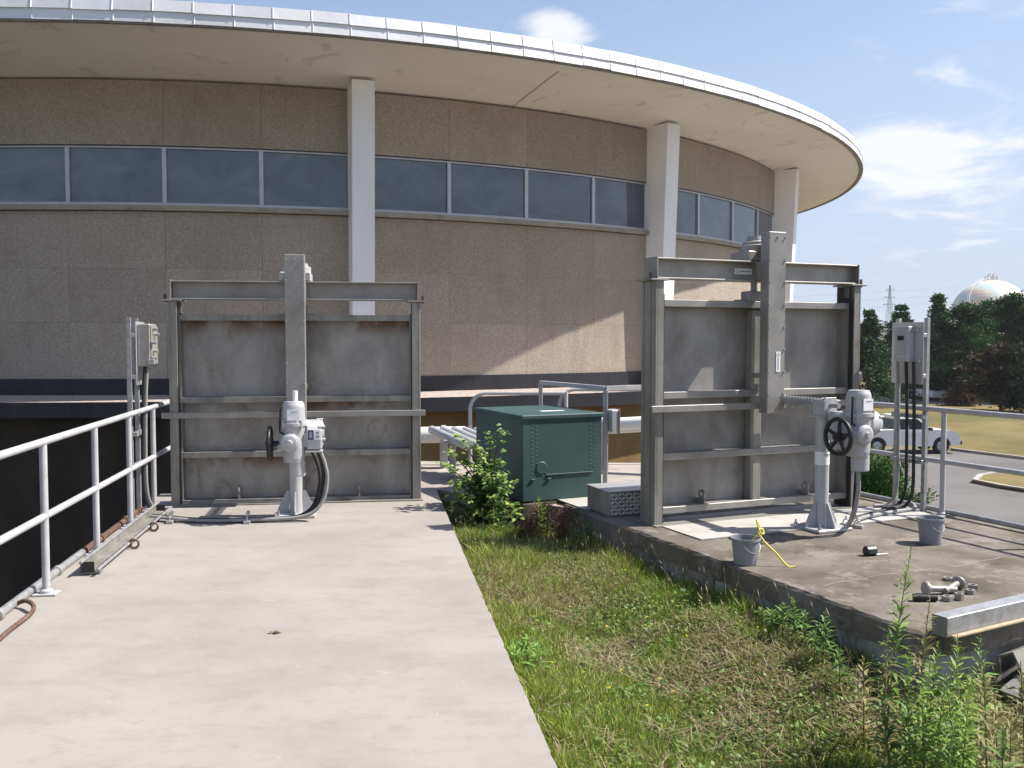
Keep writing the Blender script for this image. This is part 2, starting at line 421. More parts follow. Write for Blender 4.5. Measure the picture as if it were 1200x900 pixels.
# ------------------------------------------------------------------ mesh builder
class MB:
    def __init__(s):
        s.v, s.f, s.s = [], [], []

    def add(s, vs, fs, smooth=False):
        o = len(s.v)
        s.v += [tuple(v) for v in vs]
        s.f += [tuple(i + o for i in f) for f in fs]
        s.s += [smooth] * len(fs)
        return s

    def box(s, x0, x1, y0, y1, z0, z1, bev=0., rot=None):
        if x0 > x1: x0, x1 = x1, x0
        if y0 > y1: y0, y1 = y1, y0
        if z0 > z1: z0, z1 = z1, z0
        b = min(bev, (x1 - x0) * .45, (y1 - y0) * .45, (z1 - z0) * .45)
        if b <= 0:
            vs = [(x, y, z) for x in (x0, x1) for y in (y0, y1) for z in (z0, z1)]
            fs = [(0, 1, 3, 2), (4, 6, 7, 5), (0, 4, 5, 1), (2, 3, 7, 6), (0, 2, 6, 4), (1, 5, 7, 3)]
        else:
            vs, idx = [], {}
            for i, (xa, xs) in enumerate(((x0, 1), (x1, -1))):
                for j, (ya, ys) in enumerate(((y0, 1), (y1, -1))):
                    for k, (za, zs) in enumerate(((z0, 1), (z1, -1))):
                        for a in range(3):
                            idx[(i, j, k, a)] = len(vs)
                            vs.append((xa + (0 if a == 0 else xs * b), ya + (0 if a == 1 else ys * b), za + (0 if a == 2 else zs * b)))
            g = idx.get
            fs = []
            for i in (0, 1): fs.append((g((i, 0, 0, 0)), g((i, 1, 0, 0)), g((i, 1, 1, 0)), g((i, 0, 1, 0))))
            for j in (0, 1): fs.append((g((0, j, 0, 1)), g((1, j, 0, 1)), g((1, j, 1, 1)), g((0, j, 1, 1))))
            for k in (0, 1): fs.append((g((0, 0, k, 2)), g((1, 0, k, 2)), g((1, 1, k, 2)), g((0, 1, k, 2))))
            for i in (0, 1):
                for j in (0, 1): fs.append((g((i, j, 0, 0)), g((i, j, 1, 0)), g((i, j, 1, 1)), g((i, j, 0, 1))))
                for k in (0, 1): fs.append((g((i, 0, k, 0)), g((i, 1, k, 0)), g((i, 1, k, 2)), g((i, 0, k, 2))))
            for j in (0, 1):
                for k in (0, 1): fs.append((g((0, j, k, 1)), g((1, j, k, 1)), g((1, j, k, 2)), g((0, j, k, 2))))
            for i in (0, 1):
                for j in (0, 1):
                    for k in (0, 1): fs.append((g((i, j, k, 0)), g((i, j, k, 1)), g((i, j, k, 2))))
        if rot is not None: vs = [rot @ Vector(v) for v in vs]
        return s.add(vs, fs)

    def tube(s, pts, r, n=8, caps=True):
        pts = [Vector(p) for p in pts]
        rs = r if isinstance(r, (list, tuple)) else [r] * len(pts)
        vs, fs = [], []
        up = None
        for i, p in enumerate(pts):
            a = pts[max(i - 1, 0)]; b = pts[min(i + 1, len(pts) - 1)]
            t = (b - a).normalized()
            if up is None:
                up = Vector((0, 0, 1)) if abs(t.z) < .9 else Vector((1, 0, 0))
            u = (up - t * up.dot(t)).normalized()
            w = t.cross(u)
            up = u
            for k in range(n):
                q = 2 * math.pi * k / n
                vs.append(p + (u * math.cos(q) + w * math.sin(q)) * rs[i])
        for i in range(len(pts) - 1):
            for k in range(n):
                k2 = (k + 1) % n
                fs.append((i * n + k, i * n + k2, (i + 1) * n + k2, (i + 1) * n + k))
        s.add(vs, fs, True)
        if caps:
            m = len(pts) - 1
            s.add([vs[k] for k in range(n)], [tuple(range(n))[::-1]])
            s.add([vs[m * n + k] for k in range(n)], [tuple(range(n))])
        return s

    def cyl(s, p0, p1, r0, r1=None, n=14):
        return s.tube([p0, p1], [r0, r0 if r1 is None else r1], n)

    def lathe(s, prof, c=(0, 0, 0), axis=(0, 0, 1), n=18, sharp=True):
        """prof: [(radius, height)] turned about axis through c"""
        ax = Vector(axis).normalized()
        u = Vector((1, 0, 0)) if abs(ax.x) < .9 else Vector((0, 1, 0))
        u = (u - ax * u.dot(ax)).normalized(); w = ax.cross(u); c = Vector(c)
        ring = lambda r, h: [c + ax * h + (u * math.cos(2 * math.pi * k / n) + w * math.sin(2 * math.pi * k / n)) * max(r, 1e-4) for k in range(n)]
        for (a, b) in zip(prof[:-1], prof[1:]):
            vs = ring(*a) + ring(*b)
            s.add(vs, [(k, (k + 1) % n, n + (k + 1) % n, n + k) for k in range(n)], True)
        return s

    def prism(s, poly, z0, z1):
        n = len(poly)
        vs = [(x, y, z0) for x, y in poly] + [(x, y, z1) for x, y in poly]
        fs = [tuple(range(n))[::-1], tuple(range(n, 2 * n))] + [(i, (i + 1) % n, n + (i + 1) % n, n + i) for i in range(n)]
        return s.add(vs, fs)

    def ext(s, poly3, vec):
        n = len(poly3); vec = Vector(vec)
        vs = [Vector(p) for p in poly3] + [Vector(p) + vec for p in poly3]
        fs = [tuple(range(n))[::-1], tuple(range(n, 2 * n))] + [(i, (i + 1) % n, n + (i + 1) % n, n + i) for i in range(n)]
        return s.add(vs, fs)

    def arcbox(s, r0, r1, t0, t1, z0, z1, n=4, z1o=None, z0o=None):
        """curved box about the building centre; z1o/z0o = heights at the outer radius"""
        z1o = z1 if z1o is None else z1o
        z0o = z0 if z0o is None else z0o
        vs, fs = [], []
        for i in range(n + 1):
            t = R(t0 + (t1 - t0) * i / n)
            sn, cs = math.sin(t), math.cos(t)
            vs += [(r0 * sn, -r0 * cs, z0), (r1 * sn, -r1 * cs, z0o), (r1 * sn, -r1 * cs, z1o), (r0 * sn, -r0 * cs, z1)]
        for i in range(n):
            a, b = i * 4, i * 4 + 4
            for k in range(4): fs.append((a + k, a + (k + 1) % 4, b + (k + 1) % 4, b + k))
        fs += [(0, 3, 2, 1), (n * 4, n * 4 + 1, n * 4 + 2, n * 4 + 3)]
        return s.add(vs, fs)

    def mesh(s, name):
        me = bpy.data.meshes.new(name)
        me.from_pydata([tuple(v) for v in s.v], [], s.f)
        me.polygons.foreach_set('use_smooth', s.s)
        me.update()
        return me

    def build(s, name, mat, parent=None, label=None):
        return link(name, s.mesh(name), mat, parent, label)


def link(name, me, mat, parent=None, label=None):
    if mat is not None and not me.materials: me.materials.append(MATS[mat])
    o = bpy.data.objects.new(name, me)
    SC.collection.objects.link(o)
    if parent is not None: o.parent = parent
    if label: o['label'] = label
    return o


def recalc(o):
    import bmesh
    bm = bmesh.new(); bm.from_mesh(o.data)
    bmesh.ops.recalc_face_normals(bm, faces=bm.faces)
    bm.to_mesh(o.data); bm.free()
    return o


def tag(o, label, cat, group=None, kind=None):
    o['label'] = label
    o['category'] = cat
    if group: o['group'] = group
    if kind: o['kind'] = kind
    return o


def thing(name, label, cat, loc=(0, 0, 0), rz=0., group=None):
    o = bpy.data.objects.new(name, None)
    o.empty_display_size = .1
    SC.collection.objects.link(o)
    o.location = loc
    o.rotation_euler = (0, 0, rz)
    return tag(o, label, cat, group)


def struct(o):
    o['kind'] = 'structure'
    return o


# frames of the two gate channels: x across, y towards the building
LO, LPHI = Vector((-2.25, 9.83, 0)), 8.6
RO, RPHI = Vector((2.42, 9.10, 0)), 23.5


def W(o, phi, x, y, z=0.):
    c, s = math.cos(R(phi)), math.sin(R(phi))
    return Vector((o.x + x * c - y * s, o.y + x * s + y * c, z))


def WL(x, y, z=0.): return W(LO, LPHI, x, y, z)
def WR(x, y, z=0.): return W(RO, RPHI, x, y, z)


def loc_np(o, phi, x, y):
    c, s = math.cos(R(phi)), math.sin(R(phi))
    dx, dy = x - o.x, y - o.y
    return dx * c + dy * s, -dx * s + dy * c


# ------------------------------------------------------------------ ground
CX, CY = -10.937, 45.344
GZ = -3.6


def sst(a, b, x):
    t = np.clip((x - a) / (b - a), 0, 1)
    return t * t * (3 - 2 * t)


def ground_h(x, y):
    x1, y1 = loc_np(LO, LPHI, x, y)
    x2, y2 = loc_np(RO, RPHI, x, y)
    r = np.hypot(x - CX, y - CY)
    z = -.42 + (GZ + .42) * sst(0.9, 6.5, x2)
    z = z + .05 * np.sin(x * 2.1 + 1) * np.sin(y * 1.7) * (1 - sst(.9, 2, x2)) - .06
    z = z + .24 * (1 - sst(1.5, 2.7, x1)) * (x2 < 1.)
    z = z + .15 * sst(-2.9, -1.75, x2) * (1 - sst(-1.2, -.6, x2)) * sst(-4.4, -2.6, y2)
    far = sst(12.2, 15, y - .0 * x)
    z = z * (1 - far) + GZ * far
    back = sst(-3, -12, y)
    z = z * (1 - back) + GZ * back
    z = np.where((x1 < -.4) & (r < 60), -6.5, z)
    z = np.where((y2 > .9) & (r < 30.5) & (x2 < 1.3), -6.5, z)
    z = np.where(r < 25.8, -6.5, z)
    return z


def make_ground():
    def axis(a, b, st, lim):
        v = list(np.arange(a, b + 1e-6, st))
        d = st
        while v[-1] < lim:
            d *= 1.22; v.append(v[-1] + d)
        d = st
        while v[0] > -lim:
            d *= 1.22; v.insert(0, v[0] - d)
        return np.array(v)
    xs, ys = axis(-6, 12, .2, 1600), axis(-2, 16, .2, 1600)
    X, Y = np.meshgrid(xs, ys)
    Z = ground_h(X, Y)
    nx, ny = len(xs), len(ys)
    v = np.stack([X.ravel(), Y.ravel(), Z.ravel()], 1)
    i = np.arange((ny - 1) * (nx - 1)); a = (i // (nx - 1)) * nx + i % (nx - 1)
    f = np.stack([a, a + 1, a + nx + 1, a + nx], 1)
    me = bpy.data.meshes.new('ground')
    me.from_pydata(v.tolist(), [], f.tolist())
    me.materials.append(MATS['field_grass']); me.materials.append(MATS['soil'])
    cx, cy = v[f].mean(1)[:, 0], v[f].mean(1)[:, 1]
    near = (np.hypot(cx - 2, cy - 5) < 14)
    me.polygons.foreach_set('material_index', near.astype(np.int32))
    me.polygons.foreach_set('use_smooth', np.ones(len(f), bool))
    o = bpy.data.objects.new('ground', me); SC.collection.objects.link(o)
    struct(o)
    # road round the building, a drive and a far parking strip
    far_edge = [(-30, 62), (6, 50), (15, 46.5), (20.8, 44.2), (22.4, 41), (25.5, 36), (34, 28.5), (60, 14), (110, -4)]
    near_edge = [(110, -34), (40, -14), (20, -6), (9.5, 0), (9.2, 14), (10.5, 24), (8, 34), (0, 52)]
    m = MB()
    m.prism(far_edge + near_edge, GZ - .3, GZ + .006)
    struct(m.build('road', 'asphalt'))
    m = MB()
    m.prism([(10, 77), (60, 73), (110, 60), (110, 76), (60, 92), (10, 97)], GZ - .3, GZ + .006)
    struct(m.build('parking_strip', 'asphalt'))
    # kerb along the far edge
    def kerb(pts, name, w=.16, h=.13, closed=False):
        pts = [Vector((p[0], p[1], 0)) for p in pts]
        n = len(pts); off = []
        for i in range(n):
            a = pts[i - 1] if (i > 0 or closed) else pts[i]; b = pts[(i + 1) % n] if (i < n - 1 or closed) else pts[i]
            t = (b - a).normalized(); off.append(Vector((-t.y, t.x, 0)))
        mm = MB()
        for i in range(n if closed else n - 1):
            j = (i + 1) % n
            q = [pts[i], pts[j], pts[j] + off[j] * w, pts[i] + off[i] * w]
            mm.prism([(p.x, p.y) for p in q], GZ - .2, GZ + h)
        return struct(mm.build(name, 'kerb_concrete'))
    kerb(far_edge[3:8], 'far_kerb')
    isl = [gnd(1139, 566, GZ), gnd(1146, 560, GZ), gnd(1160, 557.5, GZ), gnd(1182, 556, GZ), Vector((26, 35, GZ)), Vector((30, 28, GZ)), gnd(1205, 578, GZ), gnd(1170, 572.5, GZ)]
    kerb(isl[::-1], 'island_kerb', .18, .15, True)
    m = MB(); m.prism([(p.x, p.y) for p in isl], GZ - .2, GZ + .1)
    struct(m.build('grass_island', 'field_grass'))
    # water in the forebay
    m = MB(); m.box(-38, 4.2, -20, 26, -5.2, -5.15)
    wa = struct(m.build('water', 'water'))


make_ground()


# ------------------------------------------------------------------ round building
R1, R2 = 23.2, 26.0
COLT = [-49.5, -27, -4.5, 18, 40.5, 63, 85.5, 108]


def make_building():
    b = thing('round_building', 'large round pump house with aggregate panels, ribbon windows and white overhanging roof', 'building', (CX, CY, 0))
    MB().arcbox(R1 - .6, R1 - .2, -180, 180, -7, 7.75, 120).build('core_wall', 'sill_concrete', b)
    # roof ring: sloping soffit, roof skin
    m = MB(); m.arcbox(R1 - .7, R2 - .02, -180, 180, 7.722, 8.55, 240, 8.62, 8.215)
    m.build('soffit', 'soffit_paint', b)
    m = MB()
    m.lathe([(R2 - .1, 8.64), (R2 - 3, 8.75), (12, 9.6), (0.01, 10.0)], n=120)
    recalc(m.build('roof', 'fascia_metal', b))
    m = MB(); m.arcbox(R1, R2 - .5, 28.19, 28.22, 7.8, 7.81, 1, 8.14, 8.13); m.build('soffit_joint', 'sill_concrete', b)
    # fascia shingles, two courses
    st = 1.76
    lowm = MB()
    def shingle(h0, h1, ra, rb, t):
        q = MB(); h = st * .5 - .012
        vs = []
        for rr, z in ((ra, h0), (rb, h1)):
            for tt in (-h, h):
                vs.append((rr * math.sin(R(tt)), -rr * math.cos(R(tt)), z))
        for rr, z in ((ra - .03, h0), (rb - .03, h1)):
            for tt in (-h, h):
                vs.append((rr * math.sin(R(tt)), -rr * math.cos(R(tt)), z))
        q.add(vs, [(0, 1, 3, 2), (4, 6, 7, 5), (0, 4, 5, 1), (2, 3, 7, 6), (0, 2, 6, 4), (1, 5, 7, 3)])
        # raised seam on one edge
        a, c = Vector(vs[1]), Vector(vs[3])
        q.tube([a, c], .014, 5)
        return q.mesh('fascia_panel')
    ma, mb = shingle(8.195, 8.435, R2 + .05, R2 + .012, 0), shingle(8.425, 8.67, R2 + .045, R2 - .005, 0)
    k = 0
    for i in range(int(-38 / st), int(112 / st)):
        for me in (ma, mb):
            o = link('fascia_panel', me, 'fascia_metal', b)
            o.rotation_euler = (R(random.uniform(-.02, .02)), 0, R(i * st + (0 if me is ma else -.05)))
            # lift each sheet very slightly unevenly
            o.location = (0, 0, random.uniform(-.006, .006))
    q = MB(); q.arcbox(R2 - .3, R2 - .005, -180, 180, 8.2, 8.6, 240); q.build('fascia_backing', 'sill_concrete', b)
    q = MB(); q.arcbox(R2 - .08, R2 + .012, -180, 180, 8.165, 8.195, 240); q.build('drip_edge', 'post_steel', b)
    # bays
    colw = 1.25 / 2
    rows = [(.76, 2.097), (2.1, 3.367), (3.37, 4.71)]
    for bi in range(len(COLT) - 1):
        t0, t1 = COLT[bi] + colw * .4, COLT[bi + 1] - colw * .4
        w = (t1 - t0) / 4
        for j in range(4):
            a, c = t0 + w * j, t0 + w * (j + 1)
            g = .007
            mk = lambda z0, z1: MB().arcbox(R1 - .19, R1 + random.uniform(-.004, .004), a + g, c - g, z0, z1, 4).build('wall_panel', 'aggregate', b)
            mk(6.26, 7.76)
            for z0, z1 in rows: mk(z0, z1)
            f = MB(); fw = .12
            f.arcbox(R1 - .13, R1 - .02, a, a + fw, 4.86, 6.24, 1)
            f.arcbox(R1 - .13, R1 - .02, c - fw, c, 4.86, 6.24, 1)
            f.arcbox(R1 - .128, R1 - .024, a + fw, c - fw, 4.86, 4.925, 4)
            f.arcbox(R1 - .128, R1 - .024, a + fw, c - fw, 6.195, 6.24, 4)
            fo = f.build('window', 'window_aluminium', b)
            p = MB(); p.arcbox(R1 - .1, R1 - .075, a + fw, c - fw, 4.92, 6.2, 1)
            po = p.build('pane', 'window_glass', fo); po.rotation_euler = (0, 0, R(random.uniform(-.05, .05)))
        q = MB(); q.arcbox(R1 - .1, R1 + .13, t0, t1, 4.73, 4.845, 16); q.build('window_sill', 'sill_concrete', b)
        q = MB(); q.arcbox(R1 - .1, R1 + .0, t0, t1, 6.235, 6.262, 16); q.build('window_head', 'black_flashing', b)
    for t in COLT:
        m = MB()
        hw = .27
        vs = []
        for z, ro in ((.38, R1 + .5), (7.85, R1 + .78)):
            for x, y in ((-hw, R1 - .2), (hw, R1 - .2), (hw, ro), (-hw, ro)):
                vs.append((x, -y, z))
        m.add(vs, [(0, 1, 2, 3), (7, 6, 5, 4), (0, 4, 5, 1), (1, 5, 6, 2), (2, 6, 7, 3), (3, 7, 4, 0)])
        o = recalc(m.build('column', 'column_paint', b))
        o.rotation_euler = (0, 0, R(t))
    MB().arcbox(R1 - .04, R1 + .03, -60, 112, .36, .762, 130).build('flashing', 'black_flashing', b)
    MB().arcbox(R1 - .5, 26.1, -60, 76, .1, .374, 110).build('gravel_ledge', 'roof_gravel', b)
    MB().arcbox(26.1, 26.15, -60, 76, .08, .4, 110).build('ledge_edge', 'black_flashing', b)
    MB().arcbox(24.8, 25.6, 17, 76, -7, .1, 60).build('foundation_wall', 'ochre_wall', b)
    MB().arcbox(24.8, 25.59, -60, 17, -7, .1, 60).build('shaded_foundation_wall', 'shaded_ochre_wall', b)  # left arc of the foundation wall, its shade put into the colour


make_building()


# ------------------------------------------------------------------ slabs and decks
def make_slabs():
    def block(o, phi, x0, x1, y0, y1, z0, z1, name, mat, bev=.012):
        m = MB(); m.box(x0, x1, y0, y1, z0, z1, bev)
        q = m.build(name, mat)
        q.location = o; q.rotation_euler = (0, 0, R(phi))
        return q
    rw = random.Random(8)
    chip = lambda: rw.choice([0, 0, 0, 0, .002, .003, .005, .012]) * rw.random()
    ed = [(1.49 - chip(), y) for y in np.arange(-8, .69, .06)] + [(1.49, .7), (-1.55, .7), (-1.55, -15), (1.49, -15)]
    m = MB(); n = len(ed)
    vs = [(x, y, -6.6) for x, y in ed] + [(x, y, -.008 - rw.random() * .01) for x, y in ed] + [(x - (.004 + rw.random() * .005) * (x > 1.4), y, 0) for x, y in ed]
    m.add(vs, [tuple(range(n))[::-1], tuple(range(2 * n, 3 * n))] + [(k * n + i, k * n + (i + 1) % n, (k + 1) * n + (i + 1) % n, (k + 1) * n + i) for k in (0, 1) for i in range(n)])
    q = struct(recalc(m.build('concrete_walkway', 'walkway_concrete'))); q.location = LO; q.rotation_euler = (0, 0, R(LPHI))
    r_ = random.Random(5)
    jag = lambda: r_.choice([0, 0, .004, .008, .012, .022]) * r_.random() * 1.4
    ed = [(-1.52 + jag(), y) for y in np.arange(1.25, -3.36, -.07)] + [(x, -3.4 + jag()) for x in np.arange(-1.47, 1.6, .09)] + [(1.66, -3.4), (1.66, 1.25)]
    m = MB(); n = len(ed)
    vs = [(x, y, -.16) for x, y in ed] + [(x, y, -.012 - r_.random() * .012) for x, y in ed] + [(x + (.012 + r_.random() * .012) * (x < -1.4), y + (.012 + r_.random() * .012) * (y < -3.3), 0) for x, y in ed]
    m.add(vs, [tuple(range(n))[::-1], tuple(range(2 * n, 3 * n))] + [(k * n + i, k * n + (i + 1) % n, (k + 1) * n + (i + 1) % n, (k + 1) * n + i) for k in (0, 1) for i in range(n)])
    pl = struct(recalc(m.build('concrete_platform', 'platform_concrete'))); pl.location = RO; pl.rotation_euler = (0, 0, R(RPHI))
    # pale repaired crack across the platform
    cp = [Vector((-1.3 + i * .1, -2.35 + .03 * math.sin(i * .35) + .012 * math.sin(i * 1.3) + .02 * i * .3, .0025)) for i in range(30)]
    m = MB(); w_ = [r_.uniform(.0015, .006) for _ in cp]
    vs = [(p.x, p.y - w, p.z) for p, w in zip(cp, w_)] + [(p.x, p.y + w, p.z) for p, w in zip(cp, w_)]
    m.add(vs, [(i, i + 1, 30 + i + 1, 30 + i) for i in range(29)]); m.build('crack_seam', 'deck_concrete', pl)
    m = MB(); m.box(-1.49, 1.62, -3.36, 1.25, -6.6, -.155)
    # formwork joints in the side face
    q = m.build('platform_wall', 'stained_concrete', pl)
    m = MB()
    for yy in (-2.6, -1.35, -.1): m.box(-1.494, -1.48, yy, yy + .02, -1.5, -.17)
    m.build('wall_joint', 'dark_stained_concrete', pl)
    poly = [WL(-1.3, .705), WL(1.52, .705), WR(-1.52, 1.255), WR(1.66, 1.255), Vector((3.4, 13.0, 0)), Vector((-3.7, 13.45, 0))]
    m = MB(); m.prism([(p.x, p.y) for p in poly], -6.6, -.03)
    struct(m.build('rear_deck', 'deck_concrete'))
    m = MB(); m.box(-.01, 1.1, -.01, 1.3, -1.2, -.004, .01)
    q = struct(m.build('equipment_pad', 'dark_stained_concrete'))
    q.location = gnd(612.5, 590); q.rotation_euler = (0, 0, R(25))


make_slabs()


# ------------------------------------------------------------------ sluice gates
def sphere_mb(m, c, r, n=8):
    k = 5
    m.lathe([(r * math.sin(math.pi * i / k), -r * math.cos(math.pi * i / k)) for i in range(k + 1)], c, n=n)


def make_gate(o, phi, dz, lift, steel, label, w=1.3):
    g = thing('sluice_gate', label, 'sluice gate', o, R(phi), 'sluice gates in front of the round building')
    for s in (-1, 1):
        m = MB()
        xo = s * w
        m.box(xo, xo - s * .018, -.11, .14, -.3, 2.1 + dz, .003)           # web
        m.box(xo - s * .018, xo - s * .085, -.11, -.095, -.3, 2.098 + dz, .003)
        m.box(xo - s * .018, xo - s * .085, .125, .14, -.3, 2.098 + dz, .003)
        m.box(xo - s * .018, xo - s * .05, .005, .022, -.3, 2.09 + dz, .002)
        p = m.build('side_guide', 'post_steel', g)
        MB().box(xo - s * .0855, xo - s * .097, -.1, .1, -.25, 1.98 + dz).build('gap_shade_strip', 'black_rubber', p)  # black strip put in for the shade in the gap between guide and leaf
        MB().box(xo + s * .0005, xo + s * .008, -.03, .0, -.28, 2.09 + dz, .002).build('guide_rib', 'post_steel', p)
        MB().box(xo + s * .0005, xo + s * .008, .09, .12, -.28, 2.09 + dz, .002).build('guide_rib', 'post_steel', p)
        m = MB(); m.box(xo - s * .13, xo + s * .06, -.13, .15, 2.1 + dz, 2.116 + dz, .002)
        m.build('seat_plate', 'post_steel', p)
        m = MB(); m.lathe([(.0, -.03), (.014, -.03), (.014, .05), (.0, .05)], (xo + s * .035, -.07, 2.12 + dz), n=6)
        m.build('bolt', 'rusty_iron', p)
    # head beam: channel with top and bottom flange
    z0, z1 = 2.117 + dz, 2.31 + dz
    m = MB()
    m.box(-w + .03, w - .03, -.006, .006, z0 + .014, z1 - .014)
    m.box(-w + .03, w - .03, -.09, .09, z0, z0 + .014, .003)
    m.box(-w + .03, w - .03, -.09, .09, z1 - .014, z1, .003)
    hb = m.build('head_beam', 'beam_steel', g)
    for s in (-1, 1):
        m = MB(); m.box(s * (w - .028), s * (w - .014), -.1, .12, z0 - .001, z1 + .006, .002); m.build('end_plate', 'post_steel', hb)
    # leaf
    top = 1.965 + lift
    lf = MB().box(-w + .1, w - .1, .1, .114, lift + .01, top - .01).build('gate_leaf', steel, g)
    for z in (.045, .545, 1.115, 1.965):
        m = MB()
        z += lift
        m.box(-w + .095, w - .095, -.052, -.042, z - .062, z, .002)
        m.box(-w + .095, w - .095, -.042, .1, z - .009, z - .0005, .001)
        m.build('stiffener', 'beam_steel' if steel != 'gate_steel' else 'post_steel', lf)
    m = MB(); m.box(-.06, .06, -.03, .1, lift - .0, top - .07, .02); m.build('centre_stiffener', 'post_steel', lf)
    for s in (-1, 1):
        m = MB(); m.box(s * (w - .094), s * (w - .108), -.05, .1, lift - .01, top - .004); m.build('edge_plate', 'post_steel', lf)
    for s in (-1, 1):       # lifting lugs with an eye
        m = MB(); n = 10; xx = s * .62; zc = lift + .13
        for k in range(n):
            a0, a1 = 2 * math.pi * k / n, 2 * math.pi * (k + 1) / n
            f = lambda a, r: (xx, -.0 + r * math.cos(a), zc + r * math.sin(a))
            m.ext([f(a0, .022), f(a1, .022), f(a1, .05), f(a0, .05)], (.018, 0, 0))
        m.box(xx, xx + .018, -.049, .1, lift + .046, zc - .045)
        m.build('lifting_lug', 'gate_steel_clean', lf)
    # cross tie on the front of the guides
    m = MB()
    z = .955 + dz
    m.box(-w - .07, w + .05, -.165, -.112, z - .0, z + .008, .002); m.box(-w - .07, w + .05, -.172, -.165, z - .05, z + .008, .002)
    m.build('cross_tie', 'beam_steel', g)
    # shaft housing
    m = MB(); m.box(-.1, .1, -.3, -.175, .87 + dz, 2.57 + dz, .006)
    h = m.build('shaft_housing', 'beam_steel', g)
    bm = MB(); bm.lathe([(.0, .012), (.009, .012), (.011, 0)], (0, 0, 0), (0, -1, 0), 6)
    bme = bm.mesh('bolt')
    for i in range(8):
        for s in (-1, 1):
            q = link('bolt', bme, 'galvanised', h); q.location = (s * .088, -.3, 1.05 + dz + i * .21)
    q = link('bolt', bme, 'galvanised', h); q.location = (0, -.3, 1.05 + dz + 7 * .21)
    MB().box(-.1, .1, -.175, -.1, 2.13 + dz, 2.29 + dz).build('housing_bracket', 'post_steel', h); MB().box(-.1, .1, -.175, -.06, 1.2 + dz, 1.25 + dz).build('housing_bracket', 'post_steel', h)
    # bevel gearbox on the beam and the stem down to the leaf
    m = MB(); m.box(-.17, .15, -.088, .2, z1, z1 + .1, .012)
    m.lathe([(.0, .09), (.145, .09), (.145, .155), (.115, .168), (.115, .19), (.075, .205), (.07, .25), (.0, .255)], (0, .04, z1), n=20)
    m.box(-.03, .03, -.175, -.08, z1 + .06, z1 + .15, .005)
    m.build('gearbox', 'gate_steel_clean' if steel != 'gate_steel' else 'actuator_paint', g)
    m = MB(); m.cyl((0, .045, top - .02), (0, .045, z0 + .01), .032, n=12); m.build('stem', 'galvanised', g)
    m = MB(); m.box(-.11, .11, -.02, .11, top, top + .1, .01); m.box(-.19, .19, -.02, .11, top - .005, top + .018, .003); m.build('stem_block', 'gate_steel_clean', g)
    m = MB(); m.box(-w - .02, w + .02, -.17, .17, .003, .012); m.build('slot_frame', 'post_steel', g)
    return g, h


gl, hl = make_gate(LO, LPHI, 0.0, 0.0, 'gate_steel', 'lower rust-streaked grey sluice gate on the walkway at left', 1.275)
gr, hr = make_gate(WR(-.06, 0), RPHI, .145, .11, 'gate_steel_clean', 'taller clean grey sluice gate on the platform, its leaf raised off the floor', 1.205)
# sticker on the right housing and on its beam
def sticker(parent, x, y, z, w, h):
    m = MB(); m.box(x - w / 2, x + w / 2, y - .0025, y, z - h / 2, z + h / 2)
    s = m.build('sticker', 'white_sticker', parent)
    m = MB()
    if h > w:
        m.lathe([(w * .22, .004), (w * .34, .004)], (x, y, z + h / 2 - w * .6), (0, -1, 0), 14)
        m.box(x - w * .12, x + w * .08, y - .004, y - .002, z - h * .4, z + h * .2)
    else:
        m.lathe([(h * .22, .004), (h * .34, .004)], (x - w / 2 + h * .6, y, z), (0, -1, 0), 14)
        m.box(x - w * .2, x + w * .42, y - .004, y - .002, z - h * .12, z + h * .1)
    m.build('sticker_print', 'grey_print', s)
sticker(hr, .02, -.302, 1.5, .05, .19)
sticker(gr, -.17, -.008, 2.36, .2, .055)


